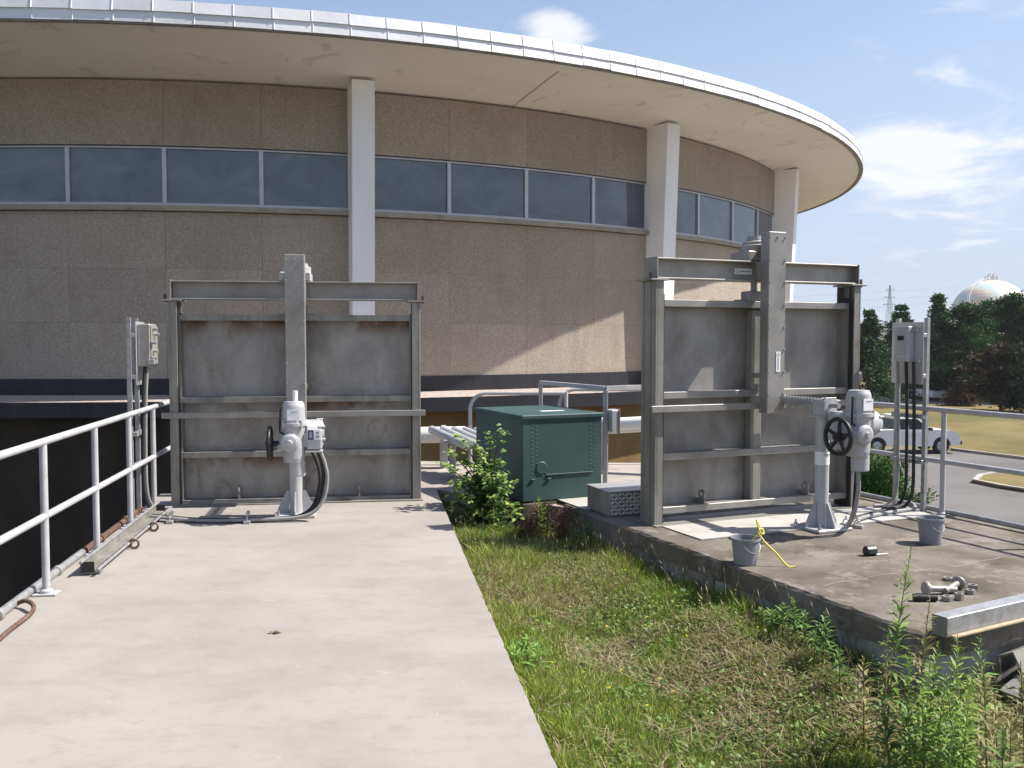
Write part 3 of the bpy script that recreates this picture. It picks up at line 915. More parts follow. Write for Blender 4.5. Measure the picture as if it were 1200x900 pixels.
# ------------------------------------------------------------------ actuators on pedestals
def make_actuator(o, phi, dz, label, right):
    pos = W(o, phi, .03 if not right else .06, -.8)
    a = thing('gate_actuator', label, 'actuator', pos, R(phi), 'electric gate actuators on pedestals')
    P = 'actuator_paint'
    m = MB(); m.box(-.19, .19, -.19, .19, .004, .03, .004)
    base = m.build('base_plate', P, a)
    for sx in (-1, 1):
        for sy in (-1, 1):
            m = MB(); m.lathe([(.0, .03), (.016, .03), (.016, .05), (.009, .05), (.009, .075), (0, .075)], (sx * .155, sy * .155, 0), n=6)
            m.build('anchor_bolt', 'galvanised', base)
    m = MB(); m.cyl((0, 0, .03), (0, 0, .88 + dz), .061, n=24)
    ped = m.build('pedestal', P, a)
    for k in range(4):
        ang = math.pi / 4 * 0 + k * math.pi / 2
        c, s = math.cos(ang), math.sin(ang)
        t = Vector((-s, c, 0)) * .006
        q = [Vector((c * .065, s * .065, .03)), Vector((c * .175, s * .175, .03)), Vector((c * .175, s * .175, .065)), Vector((c * .09, s * .09, .24)), Vector((c * .065, s * .065, .24))]
        m = MB(); m.ext([p - t for p in q], t * 2); m.build('gusset', P, ped)
    if right:
        m = MB(); m.lathe([(.0635, .44), (.0635, .56)], (0, 0, dz), n=24); st = m.build('sticker', 'white_sticker', ped)
        m = MB(); m.box(-.03, .03, -.0665, -.065, .53 + dz, .54 + dz); m.build('sticker_print', 'grey_print', st)
    # bearing bracket with the shaft passing through
    z = .98 + dz
    m = MB(); m.box(-.09, .09, -.1, .08, .87 + dz, .885 + dz, .002)
    m.box(-.075, -.063, -.1, .05, .885 + dz, z + .05, .004); m.box(.063, .075, -.1, .05, .885 + dz, z + .05, .004)
    m.box(-.063, .063, -.1, -.085, .885 + dz, z + .07, .002)
    m.build('bearing_bracket', P, a)
    # perforated guard round the horizontal shaft
    m = MB()
    n, L0, L1, rr = 22, .0, .53, .058
    rows = 26
    for i in range(rows):
        y0 = L0 + (L1 - L0) * i / rows; y1 = L0 + (L1 - L0) * (i + 1) / rows
        for k in range(n):
            if (i + k) % 2 == 0:
                A = lambda kk, yy: (rr * math.cos(2 * math.pi * kk / n), yy, z + rr * math.sin(2 * math.pi * kk / n))
                m.add([A(k - .12, y0 - .002), A(k + 1.12, y0 - .002), A(k + 1.12, y1 + .002), A(k - .12, y1 + .002)], [(0, 1, 2, 3)], True)
    m.tube([(rr * math.cos(q * .3), L0, z + rr * math.sin(q * .3)) for q in range(22)], .004, 4)
    m.tube([(rr * math.cos(q * .3), L1, z + rr * math.sin(q * .3)) for q in range(22)], .004, 4)
    m.build('shaft_guard', 'galvanised', a)
    m = MB(); m.cyl((0, -.2, z), (0, .62, z), .022, n=10); m.build('drive_shaft', 'galvanised', a)
    # actuator body, hung on the front of the bracket
    bx, by, zb = .01 if not right else .04, -.3 if not right else -.39, dz
    m = MB()
    m.lathe([(.0, .56), (.09, .56), (.1, .6), (.105, .7), (.1, .8), (.108, .86), (.112, .9)], (bx, by, zb), n=28)
    m.box(bx - .085, bx + .085, by, -.1, .66 + zb, .93 + zb, .02)
    m.lathe([(.0, -.135), (.06, -.135), (.085, -.12), (.092, -.06), (.092, .02)], (bx - .03, by, .755 + zb), (0, 1, 0), 22)
    m.lathe([(.0, -.165), (.022, -.165), (.028, -.14), (.055, -.136)], (bx - .03, by, .755 + zb), (0, 1, 0), 12)
    m.box(bx - .16, bx - .05, by - .03, by + .05, .67 + zb, .74 + zb, .015)
    body = m.build('actuator_body', P, a)
    m = MB(); m.lathe([(.112, .9), (.126, .905), (.126, .935), (.108, .94), (.104, 1.08), (.1, 1.1), (.085, 1.13), (.0, 1.135)], (bx, by, zb), n=28)
    for q in (0.5, 2.2, 3.9, 5.4):
        m.cyl((bx + .12 * math.cos(q), by + .12 * math.sin(q), .88 + zb), (bx + .12 * math.cos(q), by + .12 * math.sin(q), .96 + zb), .012, n=8)
    cap = m.build('top_cover', P, body)
    m = MB(); m.box(bx - .05, bx + .055, by - .112, by - .105, .96 + zb, 1.06 + zb); st = m.build('sticker', 'white_sticker', cap)
    m = MB(); m.box(bx - .02, bx + .035, by - .1135, by - .112, 1.035 + zb, 1.043 + zb); m.build('sticker_print', 'grey_print', st)
    if not right:
        m = MB(); m.cyl((bx + .015, by, 1.13 + zb), (bx + .015, by, 1.23 + zb), .024, n=12); m.build('stem_cover', 'white_sticker', a)
    m = MB(); m.lathe([(.0, .43), (.07, .43), (.075, .44), (.075, .56), (.07, .58)], (bx + .03, by, zb), n=24); m.build('lower_cover', P, a)
    # motor to the right rear
    m = MB(); m.lathe([(.06, 0), (.122, .03), (.122, .15), (.112, .19), (.0, .2)], (bx + .07, by + .06, .83 + zb), (1, .25, 0), 24)
    for q in range(6):
        an = q * math.pi / 3; m.lathe([(.0, .14), (.012, .14), (.012, .2), (0, .2)], (bx + .07 - .12 * math.sin(an) * .24, by + .06 + .12 * math.sin(an), .83 + zb + .12 * math.cos(an)), (1, .25, 0), 6)
    m.build('motor', P, a)
    # terminal box
    if not right:
        m = MB(); m.box(bx + .12, bx + .26, by - .07, by + .07, .68 + zb, .87 + zb, .012); m.box(bx + .09, bx + .125, by - .04, by + .04, .7 + zb, .84 + zb, .005)
        m.box(bx + .11, bx + .265, by - .075, by + .075, .655 + zb, .67 + zb, .003)
        tb = m.build('terminal_box', P, a)
        m = MB(); m.box(bx + .135, bx + .185, by - .0735, by - .0705, .775 + zb, .865 + zb); m.build('sticker', 'blue_print', tb)
        m = MB(); m.box(bx + .187, bx + .25, by - .0735, by - .0705, .775 + zb, .865 + zb); s2 = m.build('sticker', 'white_sticker', tb)
        m = MB(); m.box(bx + .205, bx + .235, by - .0745, by - .073, .79 + zb, .815 + zb); m.box(bx + .207, bx + .233, by - .0745, by - .073, .825 + zb, .85 + zb); m.build('sticker_print', 'grey_print', s2)
        m = MB(); m.box(bx + .146, bx + .172, by - .0745, by - .073, .79 + zb, .85 + zb); m.build('sticker_print', 'grey_print', tb)
    # handwheel on the left
    hx, hz, hr_ = bx - .22, .735 + zb, .152
    m = MB()
    m.tube([(hx, by + hr_ * math.cos(q * math.pi / 14), hz + hr_ * math.sin(q * math.pi / 14)) for q in range(29)], .019, 8, False)
    for q in range(5):
        an = q * 2 * math.pi / 5 + .4
        m.tube([(hx + .012, by, hz), (hx + .004, by + hr_ * math.cos(an), hz + hr_ * math.sin(an))], [.022, .013], 7)
    m.cyl((hx - .04, by, hz), (hx + .08, by, hz), .028, n=12)
    m.build('handwheel', 'black_plastic', a)
    m = MB(); m.tube([(bx - .115, by - .05, 1.08 + zb), (bx - .125, by - .055, .88 + zb), (bx - .12, by - .055, .845 + zb), (bx - .05, by - .05, .82 + zb)], .009, 6); m.build('clutch_lever', 'black_plastic', a)
    return a


al = make_actuator(LO, LPHI, 0., 'light grey pedestal actuator with terminal box, on the walkway before the rusty gate', False)
ar = make_actuator(RO, RPHI, .145, 'light grey pedestal actuator with exposed shaft guard, on the platform before the raised gate', True)


def spline(pts, k=6):
    pts = [Vector(p) for p in pts]
    out = []
    P = [pts[0]] + pts + [pts[-1]]
    for i in range(1, len(P) - 2):
        for j in range(k):
            t = j / k
            a, b, c, d = P[i - 1], P[i], P[i + 1], P[i + 2]
            out.append(.5 * ((2 * b) + (-a + c) * t + (2 * a - 5 * b + 4 * c - d) * t * t + (-a + 3 * b - 3 * c + d) * t ** 3))
    out.append(pts[-1])
    return out


def cable(name, pts, r, mat, label, cat='conduit', group=None, n=8):
    m = MB(); m.tube(spline(pts), r, n)
    return tag(m.build(name, mat), label, cat, group)


def in_frame(fr, pts): return [fr(*p) for p in pts]


# conduits of the left actuator
LP = lambda x, y, z: WL(x + .03, y - .8, z)
cable('conduit', in_frame(LP, [(.235, -.3, .69), (.29, -.3, .55), (.315, -.31, .38), (.26, -.33, .17), (.08, -.35, .05), (-.4, -.33, .03), (-.85, -.28, .026), (-1.33, -.12, .05)]), .017, 'conduit_grey', 'outer grey conduit looping from the left actuator to the floor', group='conduits of the left actuator')
cable('conduit', in_frame(LP, [(.22, -.27, .69), (.262, -.27, .55), (.275, -.28, .38), (.22, -.29, .17), (.06, -.3, .045), (-.4, -.29, .026), (-.85, -.235, .024), (-1.33, -.08, .05)]), .02, 'black_rubber', 'thick black hose looping from the left actuator to the floor', 'hose', group='conduits of the left actuator')
cable('conduit', in_frame(LP, [(.16, -.28, .66), (.2, -.28, .58), (.235, -.27, .45), (.23, -.27, .3), (.16, -.26, .12), (.0, -.25, .035), (-.3, -.25, .022), (-.85, -.2, .022), (-1.33, -.05, .045)]), .011, 'black_rubber', 'thinnest inner black cable hanging under the left terminal box', 'cable', group='conduits of the left actuator')
def clamp(p, rz, label):
    t = thing('conduit_clamp', label, 'clamp', p, rz, 'conduit clamps on the floor')
    m = MB(); m.box(-.03, .03, -.1, .1, .002, .03, .003); m.build('strut_base', 'galvanised', t)
    for s in (-.05, .0, .05):
        m = MB(); m.tube([(0, s + .026 * math.cos(q), .045 + .026 * math.sin(q)) for q in np.linspace(-.4, math.pi + .4, 9)], .006, 5); m.box(-.012, .012, s - .006, s + .006, .07, .1); m.build('strap', 'galvanised', t)
clamp(LP(-.42, -.29, 0), R(LPHI), 'galvanised clamp holding floor conduits just left of the left pedestal')
clamp(LP(-1.13, -.18, 0), R(LPHI), 'galvanised clamp on floor conduits beside the left railing corner')
# conduits of the right actuator
RP = lambda x, y, z: WR(x + .05, y - .8, z)
cable('conduit', in_frame(RP, [(.06, -.39, .58), (.065, -.39, .4), (.06, -.35, .2), (.15, -.2, .075), (.3, -.08, .045), (.6, .1, .04), (1.0, .22, .03), (1.42, .28, .035), (1.5, .36, .06)]), .02, 'conduit_grey', 'front grey conduit from the right actuator along the platform floor', group='conduits of the right actuator')
cable('conduit', in_frame(RP, [(.06, -.37, .58), (.07, -.35, .4), (.1, -.3, .2), (.19, -.16, .075), (.32, -.03, .045), (.6, .16, .035), (1.0, .3, .03), (1.48, .42, .05)]), .018, 'black_rubber', 'black hose dropping from the right actuator to the platform floor', 'hose', group='conduits of the right actuator')
clamp(RP(.31, -.06, 0), R(RPHI + 32), 'galvanised clamp pinning hoses to the platform behind the buckets')


# ------------------------------------------------------------------ railings
def railing(name, o, phi, x, ys, y_end, label, hs=(1.03, .53), start=None):
    g = thing(name, label, 'railing', o, R(phi))
    for y in ys:
        m = MB(); m.cyl((x, y, .0), (x, y, hs[0] - .02), .025, n=14); p = m.build('post', 'rail_paint', g)
        m = MB(); m.box(x - .075, x + .075, y - .06, y + .06, .002, .014, .002); m.lathe([(.042, .012), (.042, .03), (.03, .045)], (x, y, 0), n=14); m.build('foot_plate', 'rail_paint', p)
    y0 = start if start is not None else ys[0]
    m = MB(); m.cyl((x, y0, hs[0]), (x, y_end, hs[0]), .0255, n=14); m.build('top_rail', 'rail_paint', g)
    m = MB(); m.cyl((x + .001, y0, hs[1]), (x + .001, y_end, hs[1]), .0245, n=14); m.build('mid_rail', 'rail_paint', g)
    return g


lr = railing('railing', LO, LPHI, -1.41, [-6.9, -5.75, -4.6, -3.44, -2.26, -1.2, -.25], .62, 'white pipe railing along the dark forebay edge of the walkway', start=-7.6)
rr = railing('railing', RO, RPHI, 1.56, [-2.3, -.79, .72], 1.2, 'white pipe railing along the road side of the concrete platform', start=-3.35)
m = MB(); m.cyl((1.6, -3.35, .045), (1.6, 1.2, .045), .026, n=10); m.build('toe_pipe', 'galvanised', rr)
for y in (-2.2, -.9, .4):
    m = MB(); m.box(1.56, 1.64, y, y + .03, .002, .03); m.build('pipe_saddle', 'galvanised', rr)
# pipes lying along the walkway edge
m = MB(); m.cyl((0, 0, 0), (0, 3.9, 0), .028, n=10)
for y in (.9, 2.2, 3.3): m.lathe([(.028, -.03), (.038, -.03), (.038, .03), (.028, .03)], (0, y, 0), (0, 1, 0), 10)
o = tag(m.build('edge_pipe', 'galvanised'), 'long grey pipe on the walkway edge under the nearest left railing posts', 'pipe')
o.location = WL(-1.51, -6.2, .03); o.rotation_euler = (0, 0, R(LPHI))
m = MB(); m.cyl((0, 0, 0), (0, 1.9, 0), .026, n=10)
for y in (.5, 1.3): m.lathe([(.026, -.03), (.036, -.03), (.036, .03), (.026, .03)], (0, y, 0), (0, 1, 0), 10)
o = tag(m.build('rusty_pipe', 'rusty_iron'), 'rusty brown pipe on the walkway edge continuing the grey pipe', 'pipe')
o.location = WL(-1.51, -2.28, .03); o.rotation_euler = (0, 0, R(LPHI))
# bent rusty bar
pts = [gnd(-14, 762, .02), gnd(8, 741, .02), gnd(30, 724, .02), gnd(39, 715, .03), gnd(38, 708, .05), gnd(30, 704, .05), gnd(20, 707, .03)]
cable('bent_bar', pts, .014, 'rusty_iron', 'hooked rusty reinforcing bar lying on the walkway by the railing', 'bar')

# floor trunking beside the railing with rollers
tr = thing('cable_trunking', 'grey steel channel with end caps on the floor along the left railing', 'trunking', WL(-1.255, -2.95), R(LPHI))
m = MB(); m.box(-.07, -.062, 0, 2.35, .035, .095, .002); m.box(-.062, .01, 0, 2.35, .035, .043, .002); m.build('channel', 'post_steel', tr)
for y in (-.012, 2.35): MB().box(-.078, .018, y, y + .012, .025, .103, .003).build('end_cap', 'black_plastic', tr)
for y in (.02, .9, 1.6, 2.28):
    m = MB(); m.box(-.07, .05, y, y + .06, .003, .035, .004); m.build('foot_block', 'post_steel', tr)
for x, z in ((-.066, .105), (.05, .05)):
    m = MB(); m.cyl((x, -.05, z), (x, 2.5, z), .012, n=8); m.build('conduit_rod', 'galvanised', tr)
for y in (.85, 1.55):
    m = MB(); m.tube([(.09 + .035 * math.cos(q), y + .0, .043 + .035 * math.sin(q)) for q in np.linspace(0, 2 * math.pi, 17)], .01, 6, False); m.box(.03, .07, y - .01, y + .01, .03, .05); m.build('ring_clamp', 'rusty_iron', tr)


# ------------------------------------------------------------------ control stands
def control_stand(base, phi, side, label, right):
    """panel plane runs along local y; boxes face local x * side"""
    t = thing('control_stand', label, 'control panel', base, R(phi), 'local control stands on strut posts')
    s = side
    ph = 1.92
    for y in ((0, .36) if right else (0, .28)):
        m = MB(); m.box(-.02, .02, y - .02, y - .016, .003, ph, .001); m.box(-.02, -.016, y - .02, y + .02, .003, ph); m.box(.016, .02, y - .02, y + .02, .003, ph)
        m.box(-.019, .019, y + .012, y + .0165, .003, ph if not right or y < .3 else ph - .06); m.build('strut_post', 'galvanised', t)
        m = MB(); m.box(-.06, .06, y - .06, y + .06, .002, .01); m.build('foot_plate', 'galvanised', t)
    y0, y1 = (-.02, .38) if right else (.0, .34)
    for z in (1.35, 1.75, .95 if right else .8, .5, ):
        m = MB(); m.box(s * .022, s * .06, y0, y1, z - .02, z + .02, .002); m.build('cross_strut', 'galvanised', t)
    m = MB(); m.box(s * .061, s * .068, y0, y1, 1.27, 1.88, .002); m.build('back_plate', 'aluminium', t)
    if right:
        m = MB(); m.box(s * .069, s * .15, .09, .27, 1.49, 1.84, .008); b = m.build('control_box', 'actuator_paint', t)
        m = MB(); m.box(s * .15, s * .158, .1, .26, 1.51, 1.82, .003); d = m.build('box_door', 'actuator_paint', b)
        m = MB(); m.box(s * .1585, s * .1615, .14, .22, 1.7, 1.745); m.build('display', 'black_plastic', d)
        m = MB(); m.box(s * .1585, s * .162, .12, .23, 1.53, 1.55); m.build('name_plate', 'aluminium', d)
        for yy, z in ((.05, 1.8), (.03, 1.5)):
            m = MB(); m.box(s * .069, s * .11, yy - .03, yy + .03, z - .02, z + .02, .004); m.build('latch', 'galvanised', b)
        ys = (.14, .25, .05)
    else:
        m = MB(); m.box(s * .069, s * .19, .02, .31, 1.45, 1.86, .01); b = m.build('control_box', 'gate_steel_clean', t)
        m = MB(); m.box(s * .19, s * .2, .03, .3, 1.47, 1.84, .003); d = m.build('box_door', 'gate_steel_clean', b)
        for z in (1.81, 1.76, 1.68, 1.6, 1.53):
            m = MB(); m.lathe([(.0, .045), (.016, .045), (.018, 0)], (s * .2, .1 + .06 * (z * 100 % 3 - 1), z), (s, 0, 0), 10); m.build('push_button', 'galvanised', d)
        m = MB(); m.box(s * .17, s * .23, .0, .03, 1.47, 1.52, .004); m.build('padlock', 'galvanised', b)
        ys = (.1, .2)
    for k, yy in enumerate(ys):
        m = MB(); m.tube(spline([(s * .12, yy, 1.49 if right else 1.45), (s * .1, yy, 1.1), (s * .09, yy, .55), (s * .1, yy, .2), (s * .15, yy + .05, .05), (s * .3, yy + .1, .03)], 5), .016, 8); m.build('conduit_drop', 'black_rubber' if k != 1 else 'conduit_grey', t)
    return t


control_stand(gnd(155, 606), LPHI, 1, 'slim control box on strut posts at the left railing', False)
control_stand(gnd(1085, 600) + Vector((-.03, -.01, 0)), RPHI, -1, 'beige control box with dark display on strut posts at the right railing', True)


# ------------------------------------------------------------------ green cabinet and things behind
def make_cabinet():
    o = gnd(612.5, 590)
    c = thing('green_cabinet', 'dark green riveted steel cabinet between the two gates', 'cabinet', o, R(25))
    L, D, H = .95, 1.25, .92
    body = MB().box(0, L, 0, D, .012, H - .04, .006).build('body', 'green_paint', c)
    MB().box(-.018, L + .018, -.018, D + .018, H - .045, H, .008).build('lid', 'green_paint', c)
    m = MB(); m.box(.42, .7, .38, .46, H, H + .003); m.build('lid_sticker', 'white_sticker', c)
    # rivet lines: outer panel seam
    rm = MB(); rm.lathe([(.0, .005), (.005, .004), (.009, 0)], (0, 0, 0), (0, -1, 0), 7); rme = rm.mesh('rivet')
    spots = []
    for i in range(13):
        z = .3 + i * .043
        spots += [(.11, z), (.16, z + .02), (.86, z), (.81, z + .02)]
    for i in range(13): spots += [(.22 + i * .045, .3), (.24 + i * .045, .27)]
    for x, z in spots:
        q = link('rivet', rme, 'green_paint', body); q.location = (x, 0, z)
    m = MB(); m.lathe([(.0, .012), (.06, .012), (.068, .004), (.07, 0)], (.22, 0, .36), (0, -1, 0), 20); m.build('port_cover', 'green_paint', body)
    m = MB(); m.box(.27, .84, -.014, 0, .278, .292, .003); m.build('hasp_bar', 'green_paint', body)
    for x in (.11, .3):
        m = MB(); m.box(x - .02, x + .03, -.02, 0, .235, .25, .003); m.build('hinge', 'green_paint', body)


make_cabinet()
# diamond plate step
st = thing('step_box', 'low aluminium diamond plate step box beside the raised gate', 'step', gnd(714, 606), R(RPHI - 3))
MB().box(0, .62, 0, .5, .003, .24, .005).build('box_shell', 'gate_steel_clean', st)
m = MB()
for i in range(15):
    for k in range(6):
        x, z, a = .03 + i * .04, .03 + k * .036, (.6 if (i + k) % 2 else -.6)
        c, s = math.cos(a) * .021, math.sin(a) * .021
        m.ext([(x - c, .001, z - s), (x - s * .3, .001, z + c * .3), (x + c, .001, z + s), (x + s * .3, .001, z - c * .3)], (0, -.009, 0))
m.build('tread_pattern', 'pipe_white', st)['kind'] = 'stuff'
m = MB(); m.box(-.006, .63, -.006, .51, .24, .246, .002); m.build('top_plate', 'aluminium', st)
# junction railing by the cabinet
g = thing('corner_railing', 'square grey railing with junction box behind the green cabinet', 'railing', (0, 0, 0))
pa, pb, pc = gnd(709, 577), Vector((.36, 11.75, 0)), at(775, 455, 10.75)
hh = 1.165
for p in (pa, pb):
    m = MB(); m.box(p.x - .025, p.x + .025, p.y - .025, p.y + .025, .0, hh - .02, .004); m.build('post', 'rail_paint', g)
def bar(m, a, b, w=.025):
    a, b = Vector(a), Vector(b); d = (b - a).normalized(); u = d.cross(Vector((0, 0, 1))).normalized() * w; v = u.cross(d).normalized() * w
    return m.ext([a - u - v, a + u - v, a + u + v, a - u + v], b - a)
up = Vector((0, 0, 1))
m = MB(); bar(m, pb + up * hh, pa + up * hh); m.build('top_rail', 'rail_paint', g)
pc.z = 0
m = MB(); bar(m, pa + up * (hh + .001), pc + up * hh); m.build('top_rail', 'rail_paint', g)
jb = thing('junction_box', 'small grey junction box on the railing post right of the cabinet', 'junction box', pa + Vector((.03, -.02, .68)), R(20))
MB().box(.0, .09, -.09, .09, .0, .25, .008).build('enclosure', 'actuator_paint', jb)
MB().box(.09, .1, -.1, .1, -.01, .26, .003).build('cover', 'galvanised', jb)
# horizontal pipes at the back of the deck
def hpipe(name, a, b, r, mat, label, stands):
    t = thing(name, label, 'pipe', (0, 0, 0))
    m = MB(); m.cyl(a, b, r, n=18); m.build('pipe_run', mat, t)
    a, b = Vector(a), Vector(b)
    for f in stands:
        p = a + (b - a) * f
        m = MB(); m.box(p.x - .05, p.x + .05, p.y - .05, p.y + .05, -.028, p.z - r + .01); m.build('pipe_stand', 'pipe_grey', t)
        m = MB(); m.lathe([(r, -.03), (r + .02, -.03), (r + .02, .03), (r, .03)], p, (b - a), 18); m.build('pipe_band', 'pipe_grey', t)
hpipe('white_pipe', at(708, 498, 12.3), at(830, 491, 11.9), .085, 'pipe_white', 'thick white pipe running right from behind the green cabinet', (.0, .9))
hpipe('white_pipe', at(708, 505.5, 12.35), at(830, 499, 11.95), .035, 'pipe_white', 'thin white pipe just under the thick one behind the cabinet', (.0, .95))
hpipe('header_pipe', at(420, 511, 12.6), at(545, 509, 12.6), .11, 'pipe_white', 'thick pale pipe showing right of the rusty gate', (.2, .8))
pr = thing('pipe_rack', 'rack of parallel grey pipes on the rear deck behind the leafy shrub', 'pipe rack', (0, 0, 0))
for i in range(5):
    a = at(506 + i * 13, 503.5 + i * .4, 12.4 - i * .05); b = at(548 + i * 14, 523 + i * .5, 11.2 - i * .03)
    m = MB(); m.cyl(a, b, .055, n=12); m.build('pipe', 'pipe_grey', pr)
for x, y in ((-.75, 11.75), (.1, 11.65)):
    m = MB(); m.box(x - .04, x + .04, y - .04, y + .04, -.029, .42); m.build('rack_leg', 'pipe_grey', pr)
m = MB(); m.box(-.85, .2, 11.6, 11.7, .41, .45); m.build('rack_beam', 'pipe_grey', pr)
# bent handrails at the far edge of the deck
def bent(name, a, b, h, label):
    t = thing(name, label, 'handrail', (0, 0, 0))
    a, b = Vector(a), Vector(b); d = (b - a).normalized()
    pts = [a, a + up * (h - .22)] + [a + up * (h - .22 + .22 * math.sin(q)) + d * (.22 - .22 * math.cos(q)) for q in np.linspace(.2, math.pi / 2, 7)] + [b + up * h]
    m = MB(); m.tube(pts, .026, 10); m.build('bent_rail', 'rail_paint', t)
    p = b; m = MB(); m.cyl(p, p + up * (h + .02), .026, n=10); m.build('post', 'rail_paint', t)
bent('handrail', (-.58, 12.95, -.03), (.75, 12.95, -.03), .99, 'bent white pipe handrail starting left of the cabinet')
bent('handrail', (.66, 13.0, -.03), (3.3, 12.98, -.03), 1.04, 'bent white pipe handrail starting behind the cabinet')
# curved pipe and lit flange left of the rusty gate
cable('bend_pipe', [WL(-1.28, .55, .0), WL(-1.27, .55, .25), WL(-1.2, .56, .42), WL(-1.0, .58, .5)], .06, 'pipe_grey', 'grey pipe bend half hidden behind the left edge of the rusty gate', 'pipe')


# ------------------------------------------------------------------ loose things on the platform
m = MB(); m.box(-1.22, 1.5, -.78, -.175, .0035, .012)
o = tag(m.build('floor_plate', 'plate_steel'), 'pale steel cover plate on the platform floor before the raised gate', 'plate'); o.location = RO; o.rotation_euler = (0, 0, R(RPHI))
m = MB(); m.box(-.2, .75, -.1, .95, .0035, .012)
o = tag(m.build('floor_plate', 'plate_steel'), 'pale steel cover plate under the diamond plate step', 'plate'); o.location = gnd(700, 594); o.rotation_euler = (0, 0, R(RPHI))


def bucket(p, r, h, label, foot=False):
    t = thing('bucket', label, 'bucket', p, random.random(), 'grey plastic buckets on the platform')
    m = MB(); m.lathe([(.0, .004), (r * .8, .004), (r * .82, .02), (r * .98, h - .02), (r * 1.06, h - .018), (r * 1.06, h), (r * .97, h), (r * .79, .02), (0, .02)], n=30)
    m.build('pail', 'bucket_plastic', t)
    m = MB(); m.tube([(r * 1.05 * math.cos(q), -.02 - r * .5 * math.sin(q) - .02, h - .03 - r * .75 * math.sin(q)) for q in np.linspace(0, math.pi, 13)], .003, 5); m.build('handle', 'galvanised', t)
    return t


b1 = gnd(877, 664); b2 = gnd(1096, 639.5)
bucket(b1 + Vector((0, .09, 0)), .108, .205, 'grey bucket with a yellow rope hung over its rim')
bucket(b2 + Vector((0, .09, 0)), .106, .22, 'grey bucket standing by the right railing, without rope')
kx = b1 + Vector((.09, .09, .22))
rope = [b1 + Vector((.02, .1, .1)), b1 + Vector((.06, .07, .2)), kx, kx + Vector((.015, .0, .06)), kx + Vector((-.01, 0, .12)), kx + Vector((.012, -.02, .03)), kx + Vector((.04, -.02, .015)), kx + Vector((.035, -.0, .05)), kx + Vector((0, -.02, .03)), kx + Vector((.04, -.04, -.04)), kx + Vector((.12, -.08, -.12)), kx + Vector((.2, -.1, -.212)), kx + Vector((.26, -.11, -.214))]
cable('rope', rope, .0075, 'yellow_rope', 'knotted yellow rope trailing from the bucket to the floor', 'rope', n=6)
# tape measure
t = thing('tape_measure', 'black tape measure with its blade out on the platform', 'tape measure', gnd(1020, 651), R(15))
MB().box(-.06, .055, -.035, .035, .003, .075, .018).build('case', 'black_plastic', t)
MB().box(.05, .16, -.012, .012, .004, .008).build('blade', 'white_sticker', t)
MB().box(-.03, .03, -.037, -.034, .02, .06, .004).build('side_badge', 'green_paint', t)
# bolts and nuts
def big_bolt(p, rz, tilt, label):
    t = thing('large_bolt', label, 'bolt', p, rz, 'large bolts among loose hardware')
    m = MB(); m.lathe([(.0, 0), (.042, 0), (.046, .008), (.046, .02), (.04, .026), (.018, .03)], (0, 0, .046), (1, 0, -.1), 22); m.build('head', 'gate_steel_clean', t)
    m = MB(); m.cyl((.028, 0, .042), (.23, 0, .026), .022, n=14); m.build('shank', 'gate_steel_clean', t)
big_bolt(gnd(1083, 697), R(8), 0, 'large washer-headed bolt pointing to the right railing')
big_bolt(gnd(1124, 690), R(222), 0, 'large bolt lying crosswise at the back of the hardware pile')
m = MB(); m.cyl((-.09, 0, .024), (.06, .01, .024), .022, n=12); m.lathe([(.022, 0), (.027, 0), (.027, .05), (.022, .05)], (-.09, 0, .024), (1, 0, 0), 12)
o = tag(m.build('socket_bar', 'black_plastic'), 'black socket bar at the front of the hardware pile', 'tool'); o.location = gnd(1087, 705); o.rotation_euler = (0, 0, R(-8))
def nut(px, py, label, r=.033, h=.03, ax=(0, 0, 1)):
    t = thing('hex_nut', label, 'nut', gnd(px, py), random.random(), 'loose steel nuts on the platform')
    m = MB(); m.lathe([(.015, .002), (r, .002), (r, h), (.015, h), (.015, .002)], (0, 0, 0), (0, 0, 1), 6)
    for i in range(len(m.s)): m.s[i] = False
    m.build('hex_body', 'gate_steel_clean', t)
    m = MB(); m.lathe([(.0165, .004), (.0165, h + .001)], (0, 0, 0), (0, 0, 1), 12); m.build('thread', 'rusty_iron', t)
nut(1110, 704, 'nut nearest the black socket bar', .036, .032)
nut(1124, 703, 'upright nut at the front right of the hardware pile', .03, .045)
nut(1137, 696, 'lower nut of the pair right of the bolts')
nut(1140, 690, 'upper nut of the pair right of the bolts')
nut(1111, 680, 'flat nut behind the bolts at the back', .036, .022)
# steel channel resting on the platform's front edge
bmx = thing('steel_channel', 'galvanised steel box beam lying on the front edge of the platform', 'beam', gnd(1110, 748), R(RPHI + 6))
m = MB(); m.box(0, 2.6, 0, .1, .002, .118, .004); m.build('box_beam', 'galvanised', bmx)
m = MB(); m.box(-.003, .0, .0, .1, .002, .118); m.build('end_plate', 'post_steel', bmx)
m = MB(); m.box(.02, 2.6, -.035, -.004, .002, .016, .003); o = tag(m.build('timber_strip', 'timber'), 'pale timber strip along the foot of the box beam', 'timber'); o.location = bmx.location; o.rotation_euler = bmx.rotation_euler
